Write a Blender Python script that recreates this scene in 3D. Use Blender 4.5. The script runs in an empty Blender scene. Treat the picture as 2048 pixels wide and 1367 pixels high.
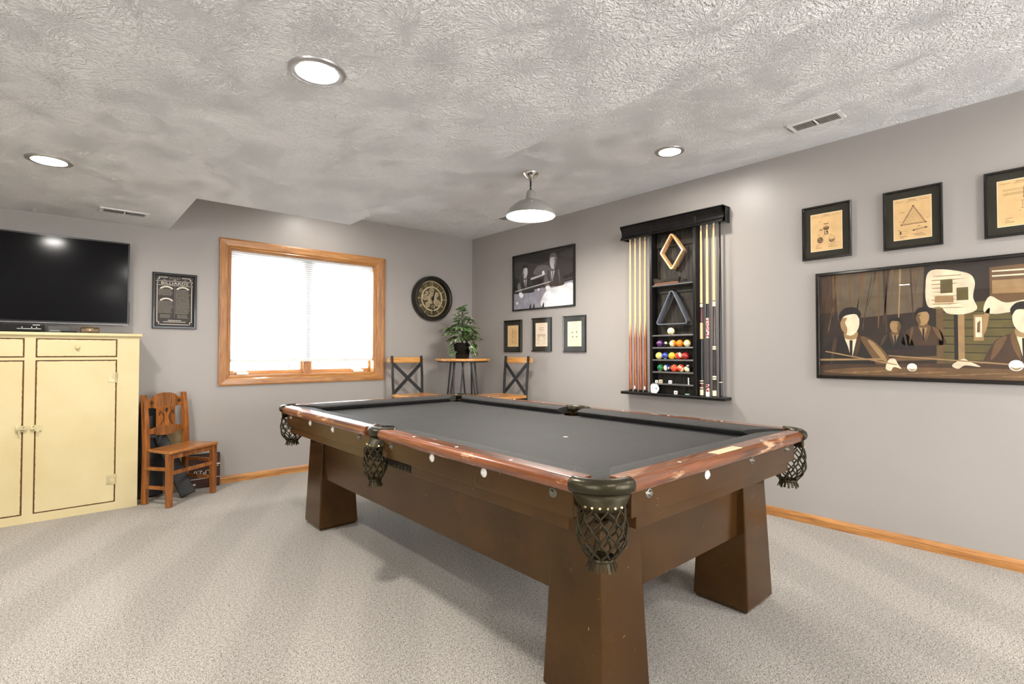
import bpy, bmesh, math, random
from mathutils import Vector, Matrix
PI = math.pi
random.seed(7)
S = bpy.context.scene
COL = S.collection

# ------------------------------------------------------------------ camera, world, exposure
CAMZ = 1.107
cd = bpy.data.cameras.new('camera'); cam = bpy.data.objects.new('camera', cd); COL.objects.link(cam)
cd.sensor_fit = 'HORIZONTAL'; cd.sensor_width = 36.0; cd.lens = 36.0 * 1025.0 / 2048.0
cd.clip_start = 0.02; cd.clip_end = 200
yaw, pit, rol = math.radians(41.42), math.radians(1.115), math.radians(0.055)
F = Vector((math.sin(yaw) * math.cos(pit), math.cos(yaw) * math.cos(pit), math.sin(pit)))
R0 = Vector((math.cos(yaw), -math.sin(yaw), 0)); U0 = R0.cross(F)
RR = R0 * math.cos(rol) + U0 * math.sin(rol); UU = -R0 * math.sin(rol) + U0 * math.cos(rol)
cam.matrix_world = Matrix(((RR.x, UU.x, -F.x, 0), (RR.y, UU.y, -F.y, 0), (RR.z, UU.z, -F.z, CAMZ), (0, 0, 0, 1)))
S.camera = cam
w = bpy.data.worlds.new('sky'); S.world = w; w.use_nodes = True
bg = w.node_tree.nodes['Background']; bg.inputs[0].default_value = (0.80, 0.90, 1.0, 1); bg.inputs[1].default_value = 10.0
S.view_settings.view_transform = 'Standard'; S.view_settings.look = 'None'
S.view_settings.gamma = 1.0; S.view_settings.use_curve_mapping = False
S.view_settings.exposure = 1.36
CAN_L, PEND_L, FILL_L = 265.0, 55.0, 4.6   # lamp radiances, last for the added glowing panes

# ------------------------------------------------------------------ room numbers (metres)
XR, YB = 3.656, 4.861            # right wall, back wall
XL, YF = -3.2, -2.7              # left wall, wall behind the camera
ZL, ZH = 2.076, 2.44             # lower and upper ceiling
WX0, WX1, WZ0, WZ1 = 1.078, 2.416, 0.893, 1.990   # window opening

# ------------------------------------------------------------------ material helpers
def lin(*c):
    return tuple((x / 12.92 if x <= .04045 else ((x + .055) / 1.055) ** 2.4) for x in [v / 255 for v in c]) + (1,)

class NT:
    def __init__(s, name):
        s.m = bpy.data.materials.new(name); s.m.use_nodes = True; s.t = s.m.node_tree; s.n = s.t.nodes
        s.p = s.n['Principled BSDF']; s.out = s.n['Material Output']
    def node(s, typ, **kw):
        n = s.n.new(typ)
        for k, v in kw.items():
            if k.startswith('i_'):
                key = k[2:]; key = int(key) if key.isdigit() else key.replace('_', ' ')
                n.inputs[key].default_value = v
            else: setattr(n, k, v)
        return n
    def link(s, a, b): s.t.links.new(a, b)
    def coord(s, scale=(1, 1, 1), kind='Object', rot=(0, 0, 0)):
        c = s.node('ShaderNodeTexCoord'); m = s.node('ShaderNodeMapping'); m.inputs['Scale'].default_value = scale
        m.inputs['Rotation'].default_value = rot
        s.link(c.outputs[kind], m.inputs[0]); return m.outputs[0]
    def noise(s, co, scale, detail=3, rough=.55, dist=0):
        n = s.node('ShaderNodeTexNoise'); n.inputs['Scale'].default_value = scale; n.inputs['Detail'].default_value = detail
        n.inputs['Roughness'].default_value = rough; n.inputs['Distortion'].default_value = dist
        s.link(co, n.inputs['Vector']); return n.outputs['Fac']
    def ramp(s, fac, stops):
        r = s.node('ShaderNodeValToRGB'); e = r.color_ramp.elements
        while len(e) < len(stops): e.new(.5)
        for i, (p, c) in enumerate(stops):
            e[i].position = p; e[i].color = c if len(c) == 4 else tuple(c) + (1,)
        s.link(fac, r.inputs[0]); return r.outputs[0]
    def mix(s, fac, a, b, mode='MIX'):
        n = s.node('ShaderNodeMix', data_type='RGBA', blend_type=mode)
        for i, v in ((0, fac), (6, a), (7, b)):
            if isinstance(v, (int, float)): n.inputs[i].default_value = v
            elif isinstance(v, tuple): n.inputs[i].default_value = v
            else: s.link(v, n.inputs[i])
        return n.outputs[2]
    def math(s, op, a, b=None, c=None):
        n = s.node('ShaderNodeMath', operation=op)
        for i, v in enumerate((a, b, c)):
            if v is None: continue
            if isinstance(v, (int, float)): n.inputs[i].default_value = v
            else: s.link(v, n.inputs[i])
        return n.outputs[0]
    def bump(s, h, strength=.3, dist=.01):
        b = s.node('ShaderNodeBump'); b.inputs['Strength'].default_value = strength; b.inputs['Distance'].default_value = dist
        s.link(h, b.inputs['Height']); s.link(b.outputs[0], s.p.inputs['Normal'])
    def col(s, c):
        if isinstance(c, tuple): s.p.inputs['Base Color'].default_value = c
        else: s.link(c, s.p.inputs['Base Color'])
    def set(s, **kw):
        for k, v in kw.items(): s.p.inputs[k.replace('_', ' ')].default_value = v

def plain(name, c, rough=.5, metal=0, coat=0, bump=None, var=.06, spec=.5, sheen=0):
    t = NT(name); co = t.coord()
    n = t.noise(co, 14, 4)
    d = tuple(x * (1 - var * 2) for x in c[:3]) + (1,); l = tuple(min(1, x * (1 + var * 2)) for x in c[:3]) + (1,)
    t.col(t.ramp(n, [(.3, d), (.7, l)])); t.set(Roughness=rough, Metallic=metal, Coat_Weight=coat, Specular_IOR_Level=spec)
    if sheen: t.set(Sheen_Weight=sheen, Sheen_Roughness=.5)
    if bump: t.bump(t.noise(co, bump[0], 4), bump[1], bump[2] if len(bump) > 2 else .004)
    return t.m

def wood(name, dark, light, axis='x', scale=22, rough=.35, coat=.2, wear=None, stretch=14, bumps=.15, spec=.5):
    t = NT(name)
    sc = {'x': (1 / stretch, 1, 1), 'y': (1, 1 / stretch, 1), 'z': (1, 1, 1 / stretch)}[axis]
    co = t.coord(sc)
    g = t.noise(co, scale * 3, 5, .65, .8); g2 = t.noise(co, scale * .7, 3, .5, 1.5)
    f = t.math('ADD', t.math('MULTIPLY', g, .55), t.math('MULTIPLY', g2, .45))
    c = t.ramp(f, [(.36, dark), (.5, tuple((a + b) / 2 for a, b in zip(dark, light))), (.64, light)])
    if wear:
        k = t.noise(t.coord(tuple(1 if v == 1 else .25 for v in sc)), wear[1], 5, .7)
        c = t.mix(t.ramp(k, [(wear[2], (0, 0, 0, 1)), (wear[2] + .06, (1, 1, 1, 1))]), c, wear[0])
    t.col(c); t.set(Roughness=rough, Coat_Weight=coat, Coat_Roughness=.10, Specular_IOR_Level=spec)
    t.bump(f, bumps, .003)
    return t.m

def emit(name, c, k):
    t = NT(name); t.col((.9, .9, .9, 1)); t.p.inputs['Emission Color'].default_value = c; t.p.inputs['Emission Strength'].default_value = k
    return t.m

def glass(name, tint=(1, 1, 1, 1), ior=1.5, rough=0.0):
    t = NT(name); t.n.remove(t.p)
    a = t.node('ShaderNodeBsdfTransparent'); a.inputs[0].default_value = tint
    b = t.node('ShaderNodeBsdfGlossy'); b.inputs['Roughness'].default_value = rough
    f = t.node('ShaderNodeFresnel'); f.inputs[0].default_value = ior
    g = t.node('ShaderNodeNewGeometry'); fac = t.math('MULTIPLY', f.outputs[0], t.math('SUBTRACT', 1.0, g.outputs['Backfacing']))
    m = t.node('ShaderNodeMixShader'); t.link(fac, m.inputs[0]); t.link(a.outputs[0], m.inputs[1]); t.link(b.outputs[0], m.inputs[2])
    t.link(m.outputs[0], t.out.inputs[0]); return t.m

# --- setting materials
def m_wall():
    t = NT('wall_paint'); co = t.coord()
    t.col(t.ramp(t.noise(co, 1.6, 3), [(.3, (.338, .312, .288, 1)), (.7, (.354, .327, .302, 1))])); t.set(Roughness=.38, Specular_IOR_Level=.4)
    t.bump(t.noise(co, 210, 2), .10, .002); return t.m
def m_ceiling():
    t = NT('ceiling_texture'); co = t.coord()
    jit = t.node('ShaderNodeTexNoise'); jit.inputs['Scale'].default_value = 4; jit.inputs['Detail'].default_value = 3; t.link(co, jit.inputs['Vector'])
    wv = t.node('ShaderNodeVectorMath', operation='MULTIPLY_ADD'); t.link(jit.outputs['Color'], wv.inputs[0]); wv.inputs[1].default_value = (.16, .16, 0); t.link(co, wv.inputs[2])
    v = t.node('ShaderNodeTexVoronoi'); v.inputs['Scale'].default_value = 4.2; t.link(wv.outputs[0], v.inputs['Vector'])
    d = t.node('ShaderNodeVectorMath', operation='SUBTRACT'); t.link(wv.outputs[0], d.inputs[0]); t.link(v.outputs['Position'], d.inputs[1])
    ln = t.node('ShaderNodeVectorMath', operation='LENGTH'); t.link(d.outputs[0], ln.inputs[0])
    nd = t.node('ShaderNodeVectorMath', operation='NORMALIZE'); t.link(d.outputs[0], nd.inputs[0])
    ns = t.node('ShaderNodeVectorMath', operation='SCALE'); t.link(nd.outputs[0], ns.inputs[0]); ns.inputs['Scale'].default_value = 10.0
    of = t.node('ShaderNodeVectorMath', operation='MULTIPLY_ADD'); t.link(v.outputs['Position'], of.inputs[0]); of.inputs[1].default_value = (37, 71, 0); t.link(ns.outputs[0], of.inputs[2])
    lz = t.node('ShaderNodeCombineXYZ'); t.link(t.math('MULTIPLY', ln.outputs['Value'], 62.0), lz.inputs[2])
    cv = t.node('ShaderNodeVectorMath', operation='ADD'); t.link(of.outputs[0], cv.inputs[0]); t.link(lz.outputs[0], cv.inputs[1])
    st = t.noise(cv.outputs[0], 1.0, 3, .6, .4)                       # bristle strokes radiating from each dab of the brush
    gr = t.noise(co, 120, 2, .6); md = t.noise(co, 30, 3, .6)
    strokes = t.ramp(st, [(.40, (0, 0, 0, 1)), (.58, (1, 1, 1, 1))])
    fade = t.ramp(t.math('MULTIPLY', ln.outputs['Value'], 9.0), [(.0, (.16, .16, .16, 1)), (.62, (1, 1, 1, 1))])
    h = t.math('ADD', t.math('MULTIPLY', t.math('MULTIPLY', fade, .95), t.math('MULTIPLY', t.math('SUBTRACT', strokes, .5), t.math('ADD', .8, t.math('MULTIPLY', md, .1)))), t.math('ADD', t.math('MULTIPLY', gr, 1.2), t.math('MULTIPLY', md, .0)))
    t.col(t.ramp(t.noise(co, 2.2, 3), [(.3, (.89, .89, .895, 1)), (.7, (.93, .93, .935, 1))])); t.set(Roughness=.75, Specular_IOR_Level=.3)
    t.bump(h, 1.0, .0075); return t.m
def m_carpet():
    t = NT('carpet_pile'); co = t.coord()
    n = t.noise(co, 225, 3, .75); n2 = t.noise(co, 80, 3, .6)
    f = t.math('ADD', t.math('MULTIPLY', n, .8), t.math('MULTIPLY', n2, .2))
    c = t.ramp(f, [(.37, lin(66, 60, 54)), (.45, lin(160, 152, 142)), (.53, lin(208, 202, 193)), (.66, lin(234, 230, 223))])
    st = t.node('ShaderNodeTexWave'); st.inputs['Scale'].default_value = .62; st.inputs['Distortion'].default_value = 2.2
    st.inputs['Detail'].default_value = 2; st.inputs['Detail Scale'].default_value = .7
    t.link(t.coord(rot=(0, 0, .5)), st.inputs['Vector'])
    c = t.mix(1.0, c, t.ramp(st.outputs['Fac'], [(.30, (.90, .90, .90, 1)), (.70, (1, 1, 1, 1))]), 'MULTIPLY')
    t.col(c); t.set(Roughness=1, Specular_IOR_Level=.1)
    t.bump(f, .9, .012); return t.m

M = {}
M['wall'] = m_wall(); M['ceiling'] = m_ceiling(); M['carpet'] = m_carpet()
M['oak'] = wood('oak', lin(136, 84, 38), lin(198, 142, 80), 'x', 26, .35, .25)
M['oak_y'] = wood('oak_lengthwise', lin(136, 84, 38), lin(198, 142, 80), 'y', 26, .35, .25)
M['oak_z'] = wood('oak_upright', lin(128, 78, 38), lin(188, 134, 78), 'z', 26, .35, .25)
M['white'] = plain('white_enamel', (.78, .78, .76, 1), .4, var=.02)
M['trim'] = plain('brushed_trim', (.42, .41, .40, 1), .35, .6, var=.02)
M['lens'] = emit('lamp_lens', (1, .95, .88, 1), CAN_L)
M['lens_high'] = emit('lamp_lens_high', (1, .95, .88, 1), CAN_L * .5)
M['lens_dim'] = emit('lamp_lens_dim', (1, .95, .88, 1), CAN_L * .25)
M['bulb'] = emit('pendant_diffuser', (1, .95, .88, 1), PEND_L)
M['chrome'] = plain('chrome', (.75, .74, .72, 1), .12, 1, var=.02)
M['nickel'] = plain('satin_nickel', (.50, .49, .47, 1), .28, .95, var=.02)
M['glass'] = glass('clear_glass'); M['black'] = plain('black_lacquer', (.007, .0065, .006, 1), .22, 0, .15, var=.1, spec=.35)
M['black_matte'] = plain('black_matte', (.008, .0075, .007, 1), .6, var=.1, spec=.25)
M['iron'] = plain('black_iron', (.022, .022, .021, 1), .42, .3, var=.12)
M['steel'] = plain('pewter', (.20, .19, .16, 1), .35, .9, var=.15)
M['brass'] = plain('brass', (.62, .47, .22, 1), .3, .9, var=.08)

# ------------------------------------------------------------------ mesh builder
OFF = {}
class MB:
    def __init__(s, xf=None): s.b = bmesh.new(); s.xf = xf; s.mi = 0
    def v(s, p):
        p = Vector(p)
        return s.b.verts.new(s.xf(p) if s.xf else p)
    def f(s, vs):
        try: fc = s.b.faces.new(vs)
        except ValueError: return None
        fc.material_index = s.mi; return fc
    def box(s, a, b, mi=None):
        if mi is not None: s.mi = mi
        x0, y0, z0 = a; x1, y1, z1 = b
        q = [s.v(p) for p in ((x0, y0, z0), (x1, y0, z0), (x1, y1, z0), (x0, y1, z0), (x0, y0, z1), (x1, y0, z1), (x1, y1, z1), (x0, y1, z1))]
        for i in ((3, 2, 1, 0), (4, 5, 6, 7), (0, 1, 5, 4), (1, 2, 6, 5), (2, 3, 7, 6), (3, 0, 4, 7)): s.f([q[k] for k in i])
        return s
    def loft(s, rings, caps=True, closed=True):
        rs = [[s.v(p) for p in r] for r in rings]
        n = len(rs[0])
        for a, b in zip(rs, rs[1:]):
            for i in range(n if closed else n - 1):
                j = (i + 1) % n; s.f([a[i], a[j], b[j], b[i]])
        if caps: s.f(rs[0][::-1]); s.f(rs[-1])
        return s
    def prism(s, poly, axis, a, b):
        """poly of 2-D points extruded along axis from a to b; poly coords are the other two axes in order"""
        def P(q, t): return {'x': (t, q[0], q[1]), 'y': (q[0], t, q[1]), 'z': (q[0], q[1], t)}[axis]
        return s.loft([[P(q, a) for q in poly], [P(q, b) for q in poly]])
    def cyl(s, p0, p1, r0, r1=None, n=16, caps=True):
        r1 = r0 if r1 is None else r1
        p0, p1 = Vector(p0), Vector(p1); d = (p1 - p0).normalized()
        a = d.orthogonal().normalized(); c = d.cross(a)
        ring = lambda p, r: [p + (a * math.cos(2 * PI * i / n) + c * math.sin(2 * PI * i / n)) * r for i in range(n)]
        return s.loft([ring(p0, r0), ring(p1, r1)], caps)
    def bar(s, p0, p1, wd, th, up=(0, 0, 1)):
        p0, p1 = Vector(p0), Vector(p1); d = (p1 - p0).normalized(); a = d.cross(Vector(up)).normalized(); c = a.cross(d)
        q = [(-1, -1), (1, -1), (1, 1), (-1, 1)]
        return s.loft([[p + a * (i * wd / 2) + c * (j * th / 2) for i, j in q] for p in (p0, p1)])
    def tube(s, pts, r, n=8, closed=False):
        P = [Vector(p) for p in pts]; m = len(P); rings = []
        prev = None
        for i in range(m):
            t = (P[(i + 1) % m] - P[i - 1]) if closed else (P[min(i + 1, m - 1)] - P[max(i - 1, 0)])
            t.normalize()
            a = (prev - t * prev.dot(t)).normalized() if prev is not None and (prev - t * prev.dot(t)).length > 1e-6 else t.orthogonal().normalized()
            prev = a; c = t.cross(a); rr = r(i / max(1, m - 1)) if callable(r) else r
            rings.append([P[i] + (a * math.cos(2 * PI * k / n) + c * math.sin(2 * PI * k / n)) * rr for k in range(n)])
        if closed: rings.append(rings[0]); return s.loft(rings, False)
        return s.loft(rings)
    def lathe(s, prof, c=(0, 0, 0), n=32, axis='z', ang=None):
        c = Vector(c); rings = []
        def pt(r, h, a):
            x, y = r * math.cos(a), r * math.sin(a)
            return c + Vector({'z': (x, y, h), 'x': (h, x, y), 'y': (y, h, x)}[axis])
        vs = []
        for r, h in prof:
            vs.append([s.v(pt(r, h, 0))] if r < 1e-6 else [s.v(pt(r, h, 2 * PI * i / n)) for i in range(n)])
        for a, b in zip(vs, vs[1:]):
            for i in range(n):
                j = (i + 1) % n
                if len(a) == 1 and len(b) == 1: continue
                if len(a) == 1: s.f([a[0], b[j], b[i]])
                elif len(b) == 1: s.f([a[i], a[j], b[0]])
                else: s.f([a[i], a[j], b[j], b[i]])
        return s
    def sphere(s, c, r, n=20):
        return s.lathe([(r * math.sin(PI * i / 12), -r * math.cos(PI * i / 12)) for i in range(13)], c, n)
    def poly(s, pts):
        s.f([s.v(p) for p in pts]); return s
    def text(s, body, O, ex, ey, size, align='CENTER', stretch=1.0, mi=None):
        if mi is not None: s.mi = mi
        cu = bpy.data.curves.new('t', 'FONT'); cu.body = body; cu.size = size; cu.align_x = align; cu.resolution_u = 2
        ob = bpy.data.objects.new('t', cu); me = bpy.data.meshes.new_from_object(ob)
        O, ex, ey = Vector(O), Vector(ex), Vector(ey)
        vs = [s.v(O + ex * (v.co.x * stretch) + ey * v.co.y) for v in me.vertices]
        for p in me.polygons: s.f([vs[i] for i in p.vertices])
        bpy.data.objects.remove(ob); bpy.data.meshes.remove(me); bpy.data.curves.remove(cu)
        return s
    def build(s, name, mats, parent=None, smooth=False, bevel=0, label=None, seg=2, solid=0):
        me = bpy.data.meshes.new(name); off = OFF.get(parent.name, Vector()) if parent else Vector()
        bmesh.ops.remove_doubles(s.b, verts=s.b.verts, dist=1e-6)
        bmesh.ops.recalc_face_normals(s.b, faces=s.b.faces)
        bmesh.ops.translate(s.b, verts=s.b.verts, vec=-off)
        s.b.to_mesh(me); s.b.free()
        for m in (mats if isinstance(mats, (list, tuple)) else [mats]): me.materials.append(m)
        o = bpy.data.objects.new(name, me); COL.objects.link(o)
        if parent: o.parent = parent; OFF[o.name] = off
        if smooth:
            for p in me.polygons: p.use_smooth = True
            if smooth != 'all':
                me.set_sharp_from_angle(angle=math.radians(40))
        if solid:
            q = o.modifiers.new('s', 'SOLIDIFY'); q.thickness = solid; q.offset = 0
        if bevel:
            q = o.modifiers.new('b', 'BEVEL'); q.width = bevel; q.segments = seg; q.limit_method = 'ANGLE'; q.angle_limit = math.radians(40)
        if label: o['label'] = label
        return o

def thing(name, label, cat, loc=(0, 0, 0), rz=None, group=None):
    """Empty at the base. rz None: parts are built in world coordinates; else in local coordinates."""
    o = bpy.data.objects.new(name, None); COL.objects.link(o); o.empty_display_size = .05
    o.location = loc; o['label'] = label; o['category'] = cat
    if group: o['group'] = group
    if rz is None: OFF[o.name] = Vector(loc)
    else: o.rotation_euler = (0, 0, rz); OFF[o.name] = Vector()
    return o
def tag(o, label, cat, group=None):
    o['label'] = label; o['category'] = cat
    if group: o['group'] = group
    return o
def struct(o, label=None, cat=None):
    o['kind'] = 'structure'
    if label: o['label'] = label
    if cat: o['category'] = cat
    return o
def copy_tree(o, parent=None):
    c = o.copy(); COL.objects.link(c)
    OFF[c.name] = OFF.get(o.name, Vector())
    if parent: c.parent = parent
    for ch in list(o.children): copy_tree(ch, c)
    return c
def basis(O, ex, n):
    O, ex, n = Vector(O), Vector(ex), Vector(n)
    return lambda p: O + ex * p.x + Vector((0, 0, 1)) * p.y + n * p.z      # p = (u right, v up, d out from the wall)
RW = lambda y0: basis((XR, y0, 0), (0, -1, 0), (-1, 0, 0))                 # right wall, u grows to the right in the picture
BW = lambda x0: basis((x0, YB, 0), (1, 0, 0), (0, -1, 0))                  # back wall

# ================================================================== the setting
struct(MB().box((XL - .1, YF - .1, -.08), (XR + .1, YB + .2, 0)).build('floor', M['carpet']), 'pale grey speckled cut-pile carpet covering the whole floor', 'floor')
b = MB()
b.box((XL - .1, YF - .1, ZH), (XR + .1, YB + .2, ZH + .1))
b.prism([(XL, YF), (1.65, YF), (1.65, 3.742), (.637, 3.742), (.637, YB), (XL, YB)], 'z', ZL, ZH)
struct(b.build('ceiling', M['ceiling']), 'white brush-textured ceiling with a dropped section', 'ceiling')
TW = .16
b = MB()
b.box((XL - .1, YB, 0), (WX0, YB + TW, ZH)); b.box((WX1, YB, 0), (XR + .1, YB + TW, ZH))
b.box((WX0, YB, 0), (WX1, YB + TW, WZ0)); b.box((WX0, YB, WZ1), (WX1, YB + TW, ZH))
struct(b.build('wall_back', M['wall']), 'grey painted wall around the window', 'wall')
struct(MB().box((XR, YF, 0), (XR + .1, YB, ZH)).build('wall_right', M['wall']), 'grey painted wall behind the pictures and cue rack', 'wall')
LY0, LY1, LZ0, LZ1 = -2.3, .25, .55, 2.00
b = MB(); b.box((XL - .1, YF, 0), (XL, LY0, ZH)); b.box((XL - .1, LY1, 0), (XL, YB, ZH)); b.box((XL - .1, LY0, 0), (XL, LY1, LZ0)); b.box((XL - .1, LY0, LZ1), (XL, LY1, ZH))
struct(b.build('wall_left', M['wall']), 'grey painted wall out of view on the left', 'wall')
DX0, DX1, DZ1 = 1.15, 3.35, 2.06
DM = (DX0 + DX1) / 2
b = MB()
b.box((XL - .1, YF - .1, 0), (DX0, YF, ZH)); b.box((DX1, YF - .1, 0), (XR + .1, YF, ZH)); b.box((DX0, YF - .1, DZ1), (DX1, YF, ZH))
struct(b.build('wall_front', M['wall']), 'grey painted wall behind the camera', 'wall')
def baseboard(name, p0, p1, n, m, label):
    p0, p1, n = Vector(p0), Vector(p1), Vector(n)
    prof = [(0, 0), (.014, 0), (.014, .040), (.008, .056), (.006, .060), (0, .060)]
    b = MB(); b.loft([[p + n * d + Vector((0, 0, h)) for d, h in prof] for p in (p0, p1)])
    struct(b.build(name, m), label, 'baseboard')
baseboard('baseboard_back', (XL, YB, 0), (XR - .014, YB, 0), (0, -1, 0), M['oak'], 'oak baseboard along the window wall')
baseboard('baseboard_right', (XR, YF, 0), (XR, YB, 0), (-1, 0, 0), M['oak_y'], 'oak baseboard along the picture wall')

# window ------------------------------------------------------------
win = thing('window_1', 'oak framed window with a lowered white shade', 'window', (1.75, YB, WZ0)); win['kind'] = 'structure'
ox0, ox1, oz0, oz1 = .997, 2.518, .820, 2.071
b = MB(basis((0, YB, 0), (1, 0, 0), (0, -1, 0)))
prof = [(0, 0), (0, .020), (.012, .024), (.055, .020), (.066, .012), (.072, .014), (.079, .010), (.079, 0)]
def corner(t):  # mitred ring at inset t
    k = lambda a, c: a + (c - a) * t
    tt = t
    return [(k(ox0, WX0 + .003), k(oz0, WZ0 + .003)), (k(ox1, WX1 - .003), k(oz0, WZ0 + .003)), (k(ox1, WX1 - .003), k(oz1, WZ1 - .003)), (k(ox0, WX0 + .003), k(oz1, WZ1 - .003))]
def casing_side(i):
    b = MB(basis((0, YB, 0), (1, 0, 0), (0, -1, 0)))
    A = []; B = []
    for t, d in prof:
        c = corner(t / .079); A.append((c[i][0], c[i][1], d)); B.append((c[(i + 1) % 4][0], c[(i + 1) % 4][1], d))
    b.loft([A, B]); return b
for i in range(4):
    casing_side(i).build('casing', M['oak'] if i in (0, 2) else M['oak_z'], win)
for nm, a, c, mm in (('sill', (WX0, YB, WZ0), (WX1, 4.99, WZ0 + .012), 'oak'), ('head_jamb', (WX0, YB, WZ1 - .012), (WX1, 4.99, WZ1), 'oak'),
                 ('side_jamb', (WX0, YB, WZ0 + .012), (WX0 + .012, 4.99, WZ1 - .012), 'oak_z'), ('side_jamb', (WX1 - .012, YB, WZ0 + .012), (WX1, 4.99, WZ1 - .012), 'oak_z')):
    MB().box(a, c).build(nm, M[mm], win)
MB().box((1.722, 4.925, WZ0 + .012), (1.790, 4.99, WZ1 - .012)).build('mullion', M['oak_z'], win, bevel=.003)
for x0, x1, cx in ((WX0 + .012, 1.722, 1.20), (1.790, WX1 - .012, 2.27)):
    b = MB(); z0, z1 = WZ0 + .012, WZ1 - .012; e = .045
    b.box((x0, 4.945, z0), (x1, 4.985, z0 + .035)); b.box((x0, 4.945, z1 - e), (x1, 4.985, z1))
    b.box((x0, 4.945, z0 + .035), (x0 + .02, 4.985, z1 - e)); b.box((x1 - .02, 4.945, z0 + .035), (x1, 4.985, z1 - e))
    sash = b.build('sash', M['oak'], win, bevel=.003)
    MB().box((x0 + .02, 4.962, z0 + .035), (x1 - .02, 4.966, z1 - e)).build('window_pane', M['glass'], sash)
    b = MB(); b.box((cx - .045, 4.905, z0 + .002), (cx + .045, 4.944, z0 + .022)); b.cyl((cx + .01, 4.92, z0 + .022), (cx + .01, 4.92, z0 + .032), .014)
    b.bar((cx + .01, 4.92, z0 + .034), (cx - .07, 4.912, z0 + .030), .014, .008); b.cyl((cx - .07, 4.912, z0 + .026), (cx - .07, 4.906, z0 + .044), .008)
    b.build('crank_handle', M['white'], win, smooth=True, bevel=.002)
    for fx in (x0 + .13, x1 - .13):
        MB().box((fx - .008, 4.935, z0 + .062), (fx + .008, 4.945, z0 + .078)).build('screen_clip', M['trim'], win, bevel=.002)
# shade
def m_shade():
    t = NT('shade_fabric'); t.n.remove(t.p)
    a = t.node('ShaderNodeBsdfDiffuse'); a.inputs[0].default_value = (.86, .86, .84, 1)
    c = t.node('ShaderNodeBsdfTranslucent'); c.inputs[0].default_value = (.20, .20, .197, 1)
    m = t.node('ShaderNodeMixShader'); m.inputs[0].default_value = .62
    t.link(a.outputs[0], m.inputs[1]); t.link(c.outputs[0], m.inputs[2]); t.link(m.outputs[0], t.out.inputs[0]); return t.m
M['shade'] = m_shade()
sh = thing('window_shade', 'white pleated cellular shade lowered over most of the window', 'window shade', (1.75, 4.902, WZ1 - .012))
b = MB(); x0, x1 = WX0 + .018, WX1 - .018; n = 46; zt, zb = 1.962, 1.042
for s in (-1, 1):
    pr = [(4.902 + s * (.002 + (.0045 if i % 2 else 0)), zt + (zb - zt) * i / (2 * n)) for i in range(2 * n + 1)]
    if s < 0: b.loft([[(x, y, z) for y, z in pr] for x in (x0, x1)], False, False)
b.build('pleated_fabric', M['shade'], sh)
MB().box((x0 - .003, 4.885, 1.960), (x1 + .003, 4.920, 1.978)).build('head_rail', M['white'], sh, bevel=.003)
MB().box((x0, 4.888, 1.016), (x1, 4.916, 1.043)).build('bottom_rail', M['white'], sh, bevel=.004)
M['fill_pane'] = emit('glowing_fill_pane', (.97, .98, 1, 1), FILL_L)          # glowing panes added out of view to brighten the room
# unseen glowing door added behind the camera as fill light
dr = thing('fill_door', 'added glowing door out of view behind the camera, brightening the room', 'door', (DM, YF, 0)); dr['kind'] = 'structure'
b = MB(); fw = .07
for x0, x1 in ((DX0, DM), (DM, DX1)):
    b.box((x0, YF - .08, 0), (x0 + fw, YF - .02, DZ1)); b.box((x1 - fw, YF - .08, 0), (x1, YF - .02, DZ1))
    b.box((x0 + fw, YF - .08, 0), (x1 - fw, YF - .02, .12)); b.box((x0 + fw, YF - .08, DZ1 - fw), (x1 - fw, YF - .02, DZ1))
b.build('fill_door_frame', M['white'], dr)
for x0, x1 in ((DX0, DM), (DM, DX1)):
    MB().box((x0 + fw, YF - .055, .12), (x1 - fw, YF - .05, DZ1 - fw)).build('fill_door_pane', M['fill_pane'], dr)
w2 = thing('fill_window', 'added glowing window out of view in the left wall, brightening the room', 'window', (XL, (LY0 + LY1) / 2, LZ0)); w2['kind'] = 'structure'  # unseen window with glowing panes, added to light the ceiling from the left
b = MB(); fw = .06; ym = (LY0 + LY1) / 2
for y0, y1 in ((LY0, ym), (ym, LY1)):
    b.box((XL - .08, y0, LZ0), (XL - .02, y0 + fw, LZ1)); b.box((XL - .08, y1 - fw, LZ0), (XL - .02, y1, LZ1)); b.box((XL - .08, y0 + fw, LZ0), (XL - .02, y1 - fw, LZ0 + fw)); b.box((XL - .08, y0 + fw, LZ1 - fw), (XL - .02, y1 - fw, LZ1))
b.build('fill_window_frame', M['white'], w2)
for y0, y1 in ((LY0, ym), (ym, LY1)): MB().box((XL - .055, y0 + fw, LZ0 + fw), (XL - .05, y1 - fw, LZ1 - fw)).build('window_pane', M['fill_pane'], w2)

# recessed lights ----------------------------------------------------
def can(x, y, z, label, group=None, lens='lens'):
    t = thing('recessed_light', label, 'ceiling light', (x, y, z), 0, group)
    MB().lathe([(.066, -.002), (.070, -.007), (.082, -.009), (.093, -.005), (.095, 0)], n=48).build('trim_ring', M['trim'], t, smooth=True)
    MB().lathe([(0, -.004), (.04, -.005), (.067, -.002)], n=40).build('lens', M[lens], t, smooth=True)
    return t
can(.655, 1.762, ZL, 'lit recessed ceiling light nearest the viewer on the low ceiling')
can(-.053, 3.487, ZL, 'lit recessed ceiling light above the television and yellow cabinet')
can(3.022, 1.843, ZH, 'lit recessed ceiling light on the high ceiling in front of the cue rack', None, 'lens_high')
for x, y, z in ((-1.75, 1.76, ZL), (-1.75, -.6, ZL), (.66, -.9, ZL), (3.02, -.8, ZH)):  # extra unseen lamps added to raise the room's brightness
    can(x, y, z, 'added recessed ceiling light out of view behind the camera', 'added lights behind the camera')
can(1.78, 4.36, ZH, 'added recessed ceiling light hidden above the window behind the dropped ceiling', None, 'lens_dim')  # unseen lamp added for the bright patch high on the back wall
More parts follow.
